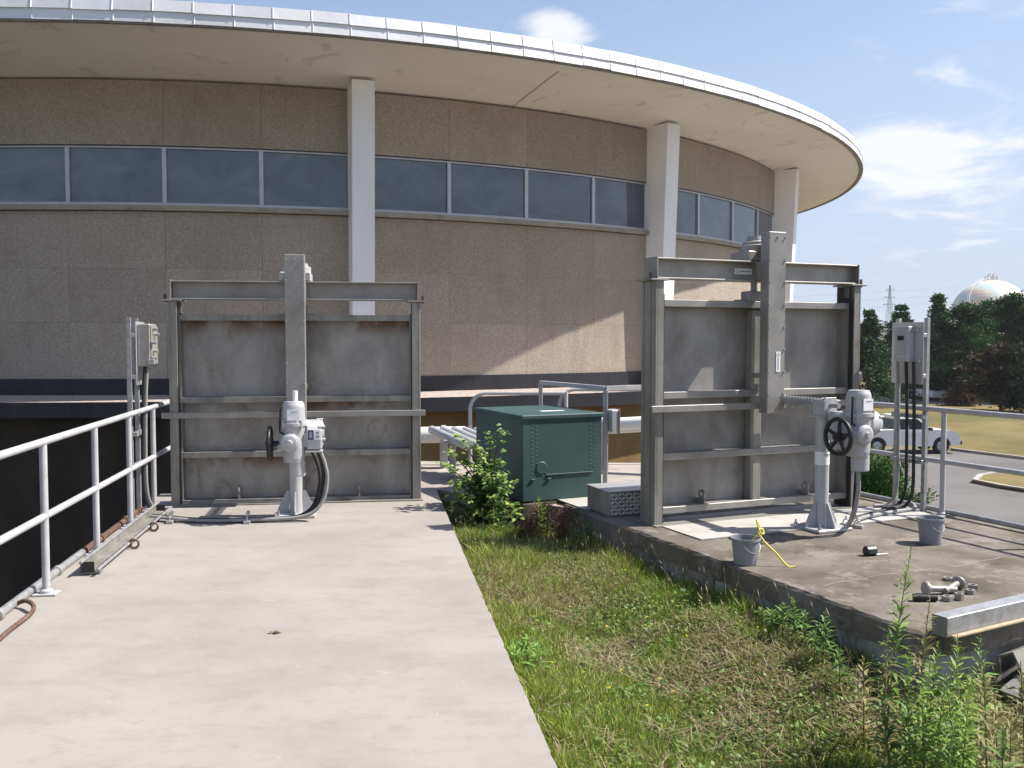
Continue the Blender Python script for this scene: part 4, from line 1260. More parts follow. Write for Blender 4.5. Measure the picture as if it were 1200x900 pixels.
# loose angles leaning under the front edge
for i, (x, z, ln, tilt, lab) in enumerate(((.4, -.2, 1.5, 62, 'upper steel angle leaning under the front edge of the platform'), (.66, -.3, 1.3, 70, 'lower steel angle leaning under the front edge of the platform'))):
    m = MB(); m.box(0, ln, 0, .012, 0, .12, .002); m.box(0, ln, -.12, 0, .108, .12, .002)
    o = tag(m.build('steel_angle', 'post_steel'), lab, 'steel angle', 'steel angles under the platform edge'); o.location = WR(-1.36 + x, -3.46 - i * .07, z); o.rotation_euler = (R(tilt), R(-4), R(RPHI + 6))
def rock(p, s, seed, label):
    r_ = random.Random(seed); m = MB()
    k, n = 7, 10; vs = []
    for i in range(k + 1):
        for j in range(n):
            a, b = math.pi * i / k, 2 * math.pi * j / n
            q = s * (1 + r_.uniform(-.16, .16))
            vs.append((q * math.sin(a) * math.cos(b) * 1.3, q * math.sin(a) * math.sin(b), q * math.cos(a) * .75))
    fs = [(i * n + j, i * n + (j + 1) % n, (i + 1) * n + (j + 1) % n, (i + 1) * n + j) for i in range(k) for j in range(n)]
    m.add(vs, fs); o = tag(m.build('rock', 'rock'), label, 'rock', 'rocks under the platform edge'); o.location = p
rock(WR(-.85, -3.72, -.36), .2, 3, 'grey rock beside the weeds below the box beam')
rock(WR(-.45, -3.85, -.42), .17, 4, 'small grey rock at the right edge below the beam')
rock(WR(-.2, -3.7, -.34), .24, 5, 'big grey rock farthest right below the beam')


# ------------------------------------------------------------------ vegetation
def vnoise(x, y, scale, seed):
    g = np.random.default_rng(seed)
    z = np.zeros_like(x)
    for k in range(7):
        a = g.uniform(0, 2 * math.pi); f = scale * g.uniform(.6, 1.9); ph = g.uniform(0, 6.28)
        z += np.sin((x * math.cos(a) + y * math.sin(a)) * f + ph + 1.3 * np.sin(y * f * .7 + ph))
    return np.clip(.5 + z / 7.5, 0, 1)


def np_mesh(name, verts, faces3, cols, mat, parent=None, smooth=False):
    me = bpy.data.meshes.new(name)
    nv, nf = len(verts), len(faces3)
    me.vertices.add(nv); me.vertices.foreach_set('co', np.ascontiguousarray(verts, np.float32).ravel())
    me.loops.add(nf * 3); me.loops.foreach_set('vertex_index', np.ascontiguousarray(faces3, np.int32).ravel())
    me.polygons.add(nf); me.polygons.foreach_set('loop_start', np.arange(0, nf * 3, 3, dtype=np.int32))
    if smooth: me.polygons.foreach_set('use_smooth', np.ones(nf, bool))
    me.update(calc_edges=True)
    a = me.color_attributes.new('Col', 'FLOAT_COLOR', 'POINT')
    c4 = np.ones((nv, 4), np.float32); c4[:, :3] = cols
    a.data.foreach_set('color', c4.ravel())
    return link(name, me, mat, parent)


def blades(p, h, w, lean, az, face, curl=.5):
    """curved grass blades: 5 verts, 3 triangles each"""
    n = len(p)
    d = np.stack([np.cos(az), np.sin(az)], 1); s = np.stack([np.cos(face), np.sin(face)], 1)
    def lvl(f, wf):
        off = d * (lean * h * (f ** 1.7))[:, None]
        z = h * f * np.sqrt(np.clip(1 - (lean * f * curl) ** 2, .1, 1))
        c = np.concatenate([p[:, :2] + off, (p[:, 2] + z)[:, None]], 1)
        sw = np.concatenate([s * (w * wf)[:, None], np.zeros((n, 1))], 1)
        return c - sw, c + sw
    one = np.ones(n)
    a0, a1 = lvl(0 * one, one); b0, b1 = lvl(.55 * one, .8 * one); t, _ = lvl(one, 0 * one)
    v = np.stack([a0, a1, b0, b1, t], 1).reshape(-1, 3)
    i = np.arange(n)[:, None] * 5
    f = np.concatenate([i + [0, 1, 3], i + [0, 3, 2], i + [2, 3, 4]], 1).reshape(-1, 3)
    return v, f


def grass_area(x, y, m=.0):
    x1, y1 = loc_np(LO, LPHI, x, y); x2, y2 = loc_np(RO, RPHI, x, y)
    ok = (x1 > 1.54 + m) & ~((x2 > -1.5 - m) & (y2 > -3.38 - m)) & (y2 < 1.15)
    c = gnd(612.5, 590)
    x3, y3 = loc_np(c, 25, x, y)
    ok &= ~((x3 > -.06) & (y3 > -.06))
    ok &= (y < 10.0 + .0 * x)
    return ok


def make_grass():
    N = 420000
    x = rng.uniform(-.9, 5.2, N); y = rng.uniform(2.3, 10.6, N)
    keep = grass_area(x, y) & (rng.random(N) < np.clip(1.5 - y / 11., .35, 1)) & (x / y < .62)
    x, y = x[keep], y[keep]
    x2, y2 = loc_np(RO, RPHI, x, y); x1, y1 = loc_np(LO, LPHI, x, y)
    dry = vnoise(x, y, 2.1, 3) * .6 + vnoise(x, y, 6, 4) * .4
    hgt = vnoise(x, y, 3.2, 5)
    clump = vnoise(x, y, 9, 15)
    near_edge = np.exp(-np.clip(x1 - 1.54, 0, 9) / .22) + np.exp(-np.clip(-1.5 - x2, 0, 9) / .25) * (y2 > -3.4)
    back = sst(6.2, 9, y)
    h = (.035 + .075 * hgt * clump + .09 * np.clip(near_edge, 0, 1) * clump + .07 * back * hgt) * rng.uniform(.45, 1.35, len(x))
    p = np.stack([x, y, ground_h(x, y) - .01], 1)
    isdry = rng.random(len(x)) < np.clip((dry - .46) * 2.6, .1, .62) * (1 - .5 * back)
    green = np.array([.16, .28, .03]); g2 = np.array([.33, .38, .06]); straw = np.array([.4, .33, .17]); st2 = np.array([.27, .23, .1])
    u = rng.random(len(x))[:, None]
    col = np.where(isdry[:, None], straw * u + st2 * (1 - u), green * u + g2 * (1 - u)) * rng.uniform(.65, 1.2, len(x))[:, None]
    lean = rng.uniform(.15, .95, len(x)) + isdry * .25
    v, f = blades(p, h, rng.uniform(.002, .0048, len(x)), lean, rng.uniform(0, 6.28, len(x)), rng.uniform(0, 6.28, len(x)))
    c = np.repeat(col, 5, 0)
    o = np_mesh('grass', v, f, c, 'grass_vc'); tag(o, 'patchy dry and green grass between the walkway and the platform', 'grass', kind='stuff')
    # flattened straw
    n = 24000
    x = rng.uniform(-.6, 5, n * 3); y = rng.uniform(2.4, 9.5, n * 3)
    d = vnoise(x, y, 2.1, 3) * .6 + vnoise(x, y, 6, 4) * .4
    k = grass_area(x, y, .03) & (rng.random(len(x)) < np.clip((d - .4) * 4, .02, 1)) & (x / y < .62)
    x, y = x[k][:n], y[k][:n]; m = len(x)
    p = np.stack([x, y, ground_h(x, y) + rng.uniform(.0, .045, m)], 1)
    L = rng.uniform(.05, .16, m); az = rng.uniform(0, 6.28, m); w = rng.uniform(.001, .0024, m); rise = rng.uniform(-.02, .05, m)
    e = p + np.stack([np.cos(az) * L, np.sin(az) * L, rise], 1); s = np.stack([-np.sin(az) * w, np.cos(az) * w, 0 * w], 1)
    v = np.stack([p - s, p + s, e + s, e - s], 1).reshape(-1, 3); i = np.arange(m)[:, None] * 4
    f = np.concatenate([i + [0, 1, 2], i + [0, 2, 3]], 1).reshape(-1, 3)
    c = np.repeat(np.array([.42, .35, .21]) * rng.uniform(.5, 1.15, (m, 1)), 4, 0)
    o = np_mesh('straw', v, f, c, 'grass_vc'); tag(o, 'flattened dry straw lying in the grass strip', 'straw', kind='stuff')
    # low broad leaves (clover, plantain)
    n = 60000
    x = rng.uniform(-.7, 5, n); y = rng.uniform(2.4, 9.8, n)
    q = vnoise(x, y, 4, 21) * .55 + vnoise(x, y, 11, 22) * .45
    k = grass_area(x, y, .01) & (q > .5) & (x / y < .62) & (rng.random(n) < .8)
    x, y, q = x[k], y[k], q[k]; m = len(x)
    p = np.stack([x, y, ground_h(x, y) + rng.uniform(.01, .075, m) * (.5 + q)], 1)
    az = rng.uniform(0, 6.28, m); L = rng.uniform(.012, .034, m); ti = rng.uniform(-.3, .8, m)
    d = np.stack([np.cos(az) * np.cos(ti), np.sin(az) * np.cos(ti), np.sin(ti)], 1) * L[:, None]
    s = np.stack([-np.sin(az), np.cos(az), rng.uniform(-.5, .5, m)], 1) * (L * rng.uniform(.25, .5, m))[:, None]
    v = np.stack([p, p + d * .5 + s, p + d, p + d * .5 - s], 1).reshape(-1, 3); i = np.arange(m)[:, None] * 4
    f = np.concatenate([i + [0, 1, 2], i + [0, 2, 3]], 1).reshape(-1, 3)
    u = rng.random((m, 1))
    c = np.repeat((np.array([.1, .2, .035]) * u + np.array([.19, .27, .07]) * (1 - u)) * rng.uniform(.6, 1.2, (m, 1)), 4, 0)
    o = np_mesh('ground_cover', v, f, c, 'leaf_vc'); tag(o, 'low clover and plantain leaves in the grass strip', 'ground cover', kind='stuff')
    # tall dry stalks with seed heads
    n = 4200
    x = rng.uniform(-.6, 4, n); y = rng.uniform(2.6, 9.6, n)
    x1, y1 = loc_np(LO, LPHI, x, y); x2, y2 = loc_np(RO, RPHI, x, y)
    pr = np.exp(-np.clip(x1 - 1.54, 0, 9) / .35) + np.exp(-np.clip(-1.5 - x2, 0, 9) / .4) * (y2 > -3.2) + .18
    k = grass_area(x, y, .03) & (rng.random(n) < pr) & (x / y < .6)
    x, y = x[k], y[k]; m = len(x)
    p = np.stack([x, y, ground_h(x, y)], 1)
    h = rng.uniform(.12, .34, m)
    v1, f1 = blades(p, h, np.full(m, .0017), rng.uniform(.1, .6, m), (az0 := rng.uniform(0, 6.28, m)), rng.uniform(0, 6.28, m))
    tips = v1.reshape(-1, 5, 3)[:, 4]; mids = v1.reshape(-1, 5, 3)[:, 2:4].mean(1)
    dd = tips - mids; a = tips - dd * .3; b = tips + dd * .12
    s = np.stack([-np.sin(az0), np.cos(az0), 0 * az0], 1) * .0035
    v2 = np.stack([a, (a + b) / 2 + s, b, (a + b) / 2 - s], 1).reshape(-1, 3); i = np.arange(m)[:, None] * 4
    f2 = np.concatenate([i + [0, 1, 2], i + [0, 2, 3]], 1).reshape(-1, 3) + len(v1)
    c = np.repeat(np.array([.38, .3, .15]) * rng.uniform(.6, 1.1, (m, 1)), 5, 0); c2 = np.repeat(np.array([.34, .25, .13]) * rng.uniform(.6, 1.1, (m, 1)), 4, 0)
    o = np_mesh('grass_stalks', np.concatenate([v1, v2]), np.concatenate([f1, f2]), np.concatenate([c, c2]), 'grass_vc'); tag(o, 'tall dry grass stalks along the concrete edges', 'grass', kind='stuff')
    # small yellow flowers
    n = 260
    x = rng.uniform(-.8, 2.6, n); y = 4 + 6 * rng.random(n) ** .6
    k = grass_area(x, y, .04); x, y = x[k], y[k]; m = len(x)
    V, F_, C_ = [], [], []
    for a, b in zip(x, y):
        z = float(ground_h(np.array(a), np.array(b))) + random.uniform(.06, .17); r = random.uniform(.006, .011); o_ = len(V)
        V.append((a, b, z + .004)); C_.append((.55, .42, .02))
        tx, ty = random.uniform(-.4, .4), random.uniform(-.6, .1)
        for q in range(7):
            an = q * 6.283 / 7; V.append((a + r * math.cos(an), b + r * math.sin(an), z + r * (tx * math.cos(an) + ty * math.sin(an)))); C_.append((.72, .6, .04))
        F_ += [(o_, o_ + 1 + q, o_ + 1 + (q + 1) % 7) for q in range(7)]
    o = np_mesh('wild_flowers', np.array(V), np.array(F_), np.array(C_), 'leaf_vc'); tag(o, 'tiny yellow flowers scattered in the grass', 'flowers', kind='stuff')


make_grass()


class Leafy:
    """collects leaves as folded lance or oval blades"""
    def __init__(s): s.v, s.f, s.c = [], [], []

    def leaf(s, p, d, L, w, col, droop=.4, fold=.25, roll=0.):
        p, d = Vector(p), Vector(d).normalized()
        side = d.cross(Vector((0, 0, 1)))
        side = side.normalized() if side.length > 1e-3 else Vector((1, 0, 0))
        nn = side.cross(d)
        side = (side * math.cos(roll) + nn * math.sin(roll)).normalized(); nn = side.cross(d)
        o = len(s.v)
        m = p + d * L * .45 + Vector((0, 0, -droop * L * .12)); t = p + d * L + Vector((0, 0, -droop * L * .5))
        s.v += [p, m + side * w + nn * fold * w, m, m - side * w + nn * fold * w, t]
        s.f += [(o, o + 1, o + 2), (o, o + 2, o + 3), (o + 2, o + 1, o + 4), (o + 2, o + 4, o + 3)]
        k = random.uniform(.75, 1.2)
        s.c += [tuple(x * k for x in col)] * 5

    def build(s, name, parent, mat='leaf_vc'):
        return np_mesh(name, np.array([tuple(v) for v in s.v]), np.array(s.f), np.array(s.c), mat, parent)


def goldenrod(p, h, lean, label, group, dens=1., leafL=.085, col=(.11, .2, .045), stemdry=False):
    t = thing('goldenrod_plant', label, 'weed', p, 0, group)
    az = random.uniform(0, 6.28) if not isinstance(lean, tuple) else 0
    lv = lean if isinstance(lean, tuple) else (lean * math.cos(az), lean * math.sin(az))
    f = lambda q: Vector((lv[0] * h * q ** 1.6, lv[1] * h * q ** 1.6, h * q))
    m = MB(); m.tube([f(q) for q in np.linspace(0, 1, 7)], [.0055 * (1 - .7 * q) for q in np.linspace(0, 1, 7)], 5)
    m.build('stem', 'timber' if stemdry else 'green_stem', t)
    lf = Leafy(); n = int(95 * h * dens) + 14
    for i in range(n):
        q = .14 + .86 * (i / n) ** .85
        a = i * 2.4 + random.uniform(-.3, .3)
        top = max(0, (q - .82) / .18)
        L = leafL * (.6 + .8 * math.sin(math.pi * min(1, q * .9 + .1))) * (1 - .55 * top) * random.uniform(.75, 1.15)
        el = .2 + .65 * q + random.uniform(-.45, .4)
        d = Vector((math.cos(a) * math.cos(el), math.sin(a) * math.cos(el), math.sin(el)))
        c = col if q > .25 or random.random() < .5 else (.2, .16, .06)
        c = tuple(x * (1 + .35 * top) for x in c)
        lf.leaf(f(q), d, L, L * random.uniform(.08, .115), c, random.uniform(.2, .9), .3, random.uniform(-.4, .4))
    lf.build('foliage', t)
    return t


def gz(x, y): return float(ground_h(np.array(float(x)), np.array(float(y))))


def weeds():
    # tall clump below the platform corner: (pixel of the tip, depth)
    tips = [(1068, 640, 4.75), (1090, 700, 4.8), (1040, 745, 4.7), (1012, 770, 4.9), (1065, 760, 4.5), (1100, 752, 4.55), (1122, 742, 4.5), (1148, 745, 4.55), (1108, 790, 4.2), (1080, 800, 4.25), (1140, 790, 4.2), (1165, 812, 4.1), (1062, 812, 4.3), (1185, 830, 3.95), (1120, 835, 4.0), (1196, 775, 4.3), (1030, 800, 4.5), (1135, 822, 4.05), (1090, 770, 4.4), (1152, 775, 4.35), (1175, 850, 3.85), (1105, 815, 4.15)]
    words = ['tallest leaning', 'second tallest light-tipped', 'short dark', 'small leftmost', 'bushy', 'upright', 'slender feathery', 'rightward feathery', 'bright central', 'broad leafy', 'arching', 'low arching', 'drooping', 'lowest right', 'pale-tipped', 'right edge', 'left-leaning', 'spindly', 'dense mid-clump', 'thin upright right', 'bottom corner', 'short front']
    for i, (px, py, d) in enumerate(tips):
        tp = at(px, py, d)
        lx, ly = ((.1, 0) if i == 0 else (random.uniform(-.12, .12), random.uniform(-.1, .1)))
        h0 = tp.z - gz(tp.x, tp.y)
        x, y = tp.x - lx * h0, tp.y - ly * h0
        z = gz(x, y); h = tp.z - z
        if h < .08: continue
        goldenrod((x, y, z), h, (lx, ly), words[i] + ' green goldenrod stalk in the clump at the platform corner', 'goldenrod clump at the platform corner', 1.0, .088, random.choice([(.17, .27, .05), (.22, .32, .06), (.12, .2, .045), (.24, .22, .09)]), i % 4 == 2)
    # row at the foot of the platform wall
    row = [(893, 735, 6.35, 'leftmost'), (917, 706, 6.2, 'tallest'), (932, 699, 6.1, 'thin-tipped'), (945, 716, 5.95, 'middle bushy'), (969, 718, 5.75, 'rightmost'), (955, 740, 5.7, 'low front'), (985, 760, 5.45, 'short outlying'), (905, 722, 6.3, 'narrow')]
    for px, py, d, w in row:
        tp = at(px, py, d); z = gz(tp.x, tp.y)
        goldenrod((tp.x, tp.y, z), max(.15, tp.z - z), .05, w + ' young goldenrod in the row at the foot of the platform wall', 'young goldenrods at the platform wall', 1.4, .075, (.13, .23, .05))
    for px, py, d, w in ((617, 748, 5.6, 'bright leafy weed at the right edge of the walkway'), (632, 760, 5.45, 'smaller leafy weed beside the walkway edge'), (606, 764, 5.35, 'short leafy weed against the walkway edge'), (635, 582, 9.3, 'pale green weed sprouting before the green cabinet'), (690, 612, 8.75, 'dark weed at the left end of the platform wall'), (676, 622, 8.6, 'dark bushy weed left of the platform wall weed')):
        tp = at(px, py, d); z = gz(tp.x, tp.y)
        goldenrod((tp.x, tp.y, z), max(.16, tp.z - z), .08, w, 'single leafy weeds in the grass strip', 2.0, .085, (.18, .32, .055) if d < 6 or d > 9 else (.08, .15, .035))
    # red dock stalks
    for px, py, d, w in ((627, 592, 9.2, 'left'), (640, 588, 9.15, 'tall'), (651, 594, 9.1, 'dense'), (659, 600, 9.0, 'right'), (618, 606, 9.0, 'short'), (612, 612, 8.9, 'low')):
        tp = at(px, py, d); z = gz(tp.x, tp.y); h = tp.z - z
        t = thing('dock_plant', w + ' rust-red seeding dock stalk before the green cabinet', 'weed', (tp.x, tp.y, z), 0, 'red dock stalks before the cabinet')
        m = MB(); m.tube([(0, 0, 0), (.01, 0, h * .5), (.02, .01, h)], [.006, .005, .002], 5); m.build('stem', 'rusty_iron', t)
        lf = Leafy()
        for i in range(240):
            q = .2 + .8 * random.random(); a = random.uniform(0, 6.28)
            p = Vector((.02 * q, 0, h * q)) + Vector((math.cos(a), math.sin(a), .6)) * random.uniform(0, .06)
            lf.leaf(p, (math.cos(a), math.sin(a), random.uniform(-.5, .6)), random.uniform(.025, .05), .011, (.16, .05, .032) if random.random() < .8 else (.1, .12, .04))
        lf.build('seed_heads', t)['kind'] = 'stuff'
    # small plant growing over the walkway edge at left
    p = gnd(8, 712, -.02); p.x -= .03
    goldenrod((p.x - .1, p.y, -.12), .22, .2, 'little green weed poking over the walkway edge at far left', 'single leafy weeds in the grass strip', 2.2, .06, (.12, .24, .05))


weeds()


def shrub():
    base = Vector((-.25, 9.72, 0)); base.z = gz(base.x, base.y)
    t = thing('leafy_shrub', 'broad-leaved green shrub growing against the left side of the green cabinet', 'shrub', base)
    m = MB(); lf = Leafy()
    tgt = [(528, 530, 9.4), (540, 512, 9.5), (522, 545, 9.3), (533, 566, 9.3), (556, 520, 9.45), (566, 528, 9.4), (575, 510, 9.55), (590, 503, 9.55), (560, 545, 9.3), (572, 556, 9.3), (546, 560, 9.35), (600, 568, 9.25), (590, 555, 9.35), (580, 585, 9.2), (550, 585, 9.3), (560, 600, 9.3), (545, 605, 9.4), (598, 590, 9.2), (570, 572, 9.5), (585, 540, 9.6), (530, 590, 9.5), (565, 590, 9.6), (545, 540, 9.7), (524, 600, 9.35), (575, 605, 9.2), (605, 600, 9.1), (540, 620, 9.3), (560, 618, 9.2), (585, 618, 9.1), (550, 572, 9.6), (575, 590, 9.4), (535, 578, 9.4), (590, 575, 9.4), (560, 560, 9.6)]
    for i, (px, py, d) in enumerate(tgt):
        e = at(px, py, d) - base
        mid = Vector((e.x * .35, e.y * .4, e.z * .6))
        pts = spline([(0, 0, 0), mid, e], 5)
        m.tube(pts, [.012 * (1 - .7 * k / (len(pts) - 1)) for k in range(len(pts))], 5)
        for k in range(46):
            q = random.uniform(.3, 1.05) if k > 16 else random.uniform(.88, 1.06)
            c = pts[min(len(pts) - 1, int(q * (len(pts) - 1)))]
            r_ = .1 if q < .85 else .05
            p = c + Vector((random.gauss(0, r_ * .5), random.gauss(0, r_ * .5), random.gauss(0, r_ * .45)))
            a = random.uniform(0, 6.28); el = random.uniform(-.3, .7)
            young = q > .85
            col = (.27, .37, .1) if young else (.08, .155, .035)
            L = random.uniform(.045, .075) if young else random.uniform(.07, .12)
            lf.leaf(p, (math.cos(a) * math.cos(el), math.sin(a) * math.cos(el), math.sin(el)), L, L * .36, col, random.uniform(.2, 1), .2, random.uniform(-.6, .6))
    m.build('branches', 'bark', t); lf.build('foliage', t)


shrub()


def tufts(cs, ds, size, cols, n_each=1):
    """needle sprays: thin crossed triangles"""
    m = len(cs)
    a = rng.normal(size=(m, 3)); a /= np.linalg.norm(a, axis=1)[:, None]
    s = np.cross(ds, a); s /= np.linalg.norm(s, axis=1)[:, None] + 1e-6
    L = size[:, None]
    v = np.stack([cs - s * L * .3, cs + s * L * .3, cs + ds * L], 1).reshape(-1, 3)
    f = np.arange(m * 3).reshape(-1, 3)
    return v, f, np.repeat(cols, 3, 0)


def conifer(name, px, top_y, depth, width, label, group, kind='spruce', col=(.035, .06, .03), base_z=GZ, crown_from=.1, n=9000):
    tp = at(px, top_y, depth)
    H = tp.z - base_z
    t = thing(name, label, 'tree', (tp.x, tp.y, base_z), 0, group)
    m = MB(); m.tube([(0, 0, 0), (.05, 0, H * .4), (0, .04, H * .93)], [H * .02, H * .014, .02], 8)
    C, D, S, K = [], [], [], []
    levels = int(H * 4)
    if kind == 'pine':
        npad = 85
        for i in range(npad):
            q = crown_from + (1 - crown_from) * ((i + random.random()) / npad)
            env = width * max(.16, math.sin(math.pi * min(1, max(0, (q - crown_from * .6) / (1.04 - crown_from * .6))) ** .8)) ** .7
            if q > .8: env *= random.choice([.35, .8, 1.0])
            a = random.uniform(0, 6.28); rr = env * random.uniform(.35, 1.08)
            c0 = np.array([math.cos(a) * rr, math.sin(a) * rr, H * q - .2])
            m.tube([(0, 0, max(.3, c0[2] - rr * .35)), tuple(c0)], [.05, .012], 4, False)
            k = n // npad; pr_ = random.uniform(.38, .8)
            off = rng.normal(0, 1, (k, 3)) * [pr_ * .6, pr_ * .6, pr_ * .3]
            d = off / (np.linalg.norm(off, axis=1)[:, None] + 1e-6) * .7 + rng.normal(0, .4, (k, 3)) + np.array([math.cos(a) * .3, math.sin(a) * .3, .45])
            d /= np.linalg.norm(d, axis=1)[:, None]
            C.append(c0 + off); D.append(d); S.append(rng.uniform(.14, .34, k))
            tone = random.choice([.5, .7, 1., 1.4, 2.])
            K.append(np.array(col) * tone * rng.uniform(.7, 1.35, (k, 1)))
        levels = 0
    for i in range(levels):
        q = crown_from + (1 - crown_from) * i / levels
        z = H * q
        if kind == 'spruce': rad = width * (1 - (q - crown_from) / (1 - crown_from)) ** .85 + .12
        else: rad = width * math.sqrt(max(.02, 1 - ((q - .55) / .47) ** 2)) * random.uniform(.75, 1.1)
        nb = 9
        for b in range(nb):
            a = random.uniform(0, 6.28); L = rad * random.uniform(.6, 1.15)
            rise = (-.22 if kind == 'spruce' else .15) * L + random.uniform(-.1, .1)
            if q > .85 and kind != 'spruce': rise = .3 * L
            if q > .92: rise = .25 * L
            e = np.array([math.cos(a) * L, math.sin(a) * L, rise])
            if b < 3: m.tube([(0, 0, z), tuple(e * .9 + [0, 0, z])], [.035, .008], 4, False)
            k = max(6, int(n / (levels * nb)))
            f = np.sqrt(rng.uniform(.05, 1, k))
            jit = (.09 + .1 * L)
            c = np.array([0, 0, z]) + e * f[:, None] + rng.normal(0, 1, (k, 3)) * [jit * .8, jit * .8, jit * .5]
            d = e / (np.linalg.norm(e) + 1e-6) + rng.normal(0, .55, (k, 3)); d[:, 2] += .1
            d /= np.linalg.norm(d, axis=1)[:, None]
            C.append(c); D.append(d); S.append(rng.uniform(.14, .36, k) * (.7 + H * .035))
            tone = random.uniform(.6, 1.6)
            K.append(np.array(col) * tone * rng.uniform(.7, 1.35, (k, 1)) + (f[:, None] > .85) * np.array([.012, .02, .004]))
    v, f, c = tufts(np.concatenate(C), np.concatenate(D), np.concatenate(S), np.concatenate(K))
    m.build('trunk', 'bark', t)
    np_mesh('crown', v, f, c, 'needle_vc', t)
    return t


GP = 'conifers beyond the road'
conifer('spruce_tree', 1019, 364, 73, 2.5, 'slender pointed spruce just right of the raised gate', GP, 'spruce', (.03, .062, .026), crown_from=.16)
conifer('spruce_tree', 1056, 357, 86, 3.4, 'dark broad spruce directly behind the control box', GP, 'spruce', (.03, .07, .022), crown_from=.06)
conifer('pine_tree', 1100, 345, 82, 2.6, 'tall light-topped pine right of the control stand post', GP, 'spruce', (.042, .095, .024), crown_from=.08, n=10000)
conifer('pine_tree', 1133, 357, 79, 3.3, 'rounded dark pine below the left side of the spherical tank', GP, 'pine', (.03, .068, .02), crown_from=.06, n=16000)
conifer('pine_tree', 1160, 354, 86, 3.6, 'rounded pine right under the spherical tank', GP, 'pine', (.035, .075, .022), crown_from=.05, n=16000)
conifer('pine_tree', 1190, 345, 80, 3.6, 'tall dark pine at the right edge of the picture', GP, 'pine', (.026, .055, .018), crown_from=.06, n=16000)
conifer('pine_tree', 1232, 343, 78, 3.6, 'pine cut by the right edge of the picture', GP, 'pine', (.026, .055, .018), crown_from=.06, n=12000)
conifer('brown_pine', 1174, 404, 68, 2.5, 'rust-brown dying pine in front of the dark pines', GP, 'pine', (.048, .036, .02), crown_from=.2, n=9000)
conifer('brown_pine', 1128, 440, 74, 1.3, 'small reddish dying conifer at the foot of the dark pines', GP, 'spruce', (.07, .04, .022), crown_from=.1, n=3600)
conifer('pine_tree', 1208, 405, 66, 2.6, 'low dark pine with drooping boughs at the right edge', GP, 'pine', (.028, .045, .02), crown_from=.14, n=9000)
conifer('spruce_tree', 1080, 420, 92, 2.6, 'short spruce in the shade behind the control stand', GP, 'spruce', (.028, .05, .022), crown_from=.05, n=4000)


def juniper():
    b = Vector((4.55, 11.7, 0)); b.z = gz(b.x, b.y)
    t = thing('juniper_bush', 'bright green feathery juniper bush behind the right railing', 'bush', b)
    m = MB(); C, D, S, K = [], [], [], []
    for i in range(230):
        a = random.uniform(0, 6.28); L = random.uniform(.4, .95); el = random.uniform(.05, 1.45)
        e = np.array([math.cos(a) * math.cos(el) * L * .78, math.sin(a) * math.cos(el) * L * .8, math.sin(el) * L * 1.15])
        e[2] = min(e[2], .37 - b.z - random.random() * .12)
        st_ = np.array([0, 0, (-.45 - b.z) * random.random()])
        tp = st_ + e
        tp[2] = min(tp[2], .40 - b.z - random.random() * .3)
        m.tube([tuple(st_ * .6), tuple((st_ + tp) / 2), tuple(tp)], [.012, .008, .003], 4, False)
        k = 420
        f = rng.uniform(.15, 1, k)
        c = st_ + (tp - st_) * f[:, None] + rng.normal(0, .045, (k, 3))
        d = (tp - st_) / (np.linalg.norm(tp - st_) + 1e-6) + rng.normal(0, .5, (k, 3)); d /= np.linalg.norm(d, axis=1)[:, None]
        C.append(c); D.append(d); S.append(rng.uniform(.02, .05, k))
        K.append(np.array([.055, .12, .028]) * random.uniform(.7, 1.3) * rng.uniform(.7, 1.3, (k, 1)) + (f[:, None] > .85) * np.array([.02, .04, .005]))
    v, f, c = tufts(np.concatenate(C), np.concatenate(D), np.concatenate(S), np.concatenate(K))
    m.build('branches', 'bark', t); np_mesh('foliage', v, f, c, 'needle_vc', t)


juniper()


# ------------------------------------------------------------------ vehicles
def wheel(parent, x, y, r, s):
    m = MB(); m.lathe([(r * .6, -.1), (r * .96, -.1), (r, -.07), (r, .07), (r * .96, .1), (r * .6, .1)], (x, y, r), (0, 1, 0), 24)
    w = m.build('wheel', 'tyre', parent)
    m = MB(); m.lathe([(.0, .07), (r * .25, .085), (r * .55, .06), (r * .62, .09)], (x, y, r), (0, s, 0), 20); m.build('rim', 'wheel_rim', w)


def arch(cx, cz, r, a0=180, a1=0, n=10):
    return [(cx + r * math.cos(R(a0 + (a1 - a0) * i / n)), cz + r * math.sin(R(a0 + (a1 - a0) * i / n))) for i in range(n + 1)]


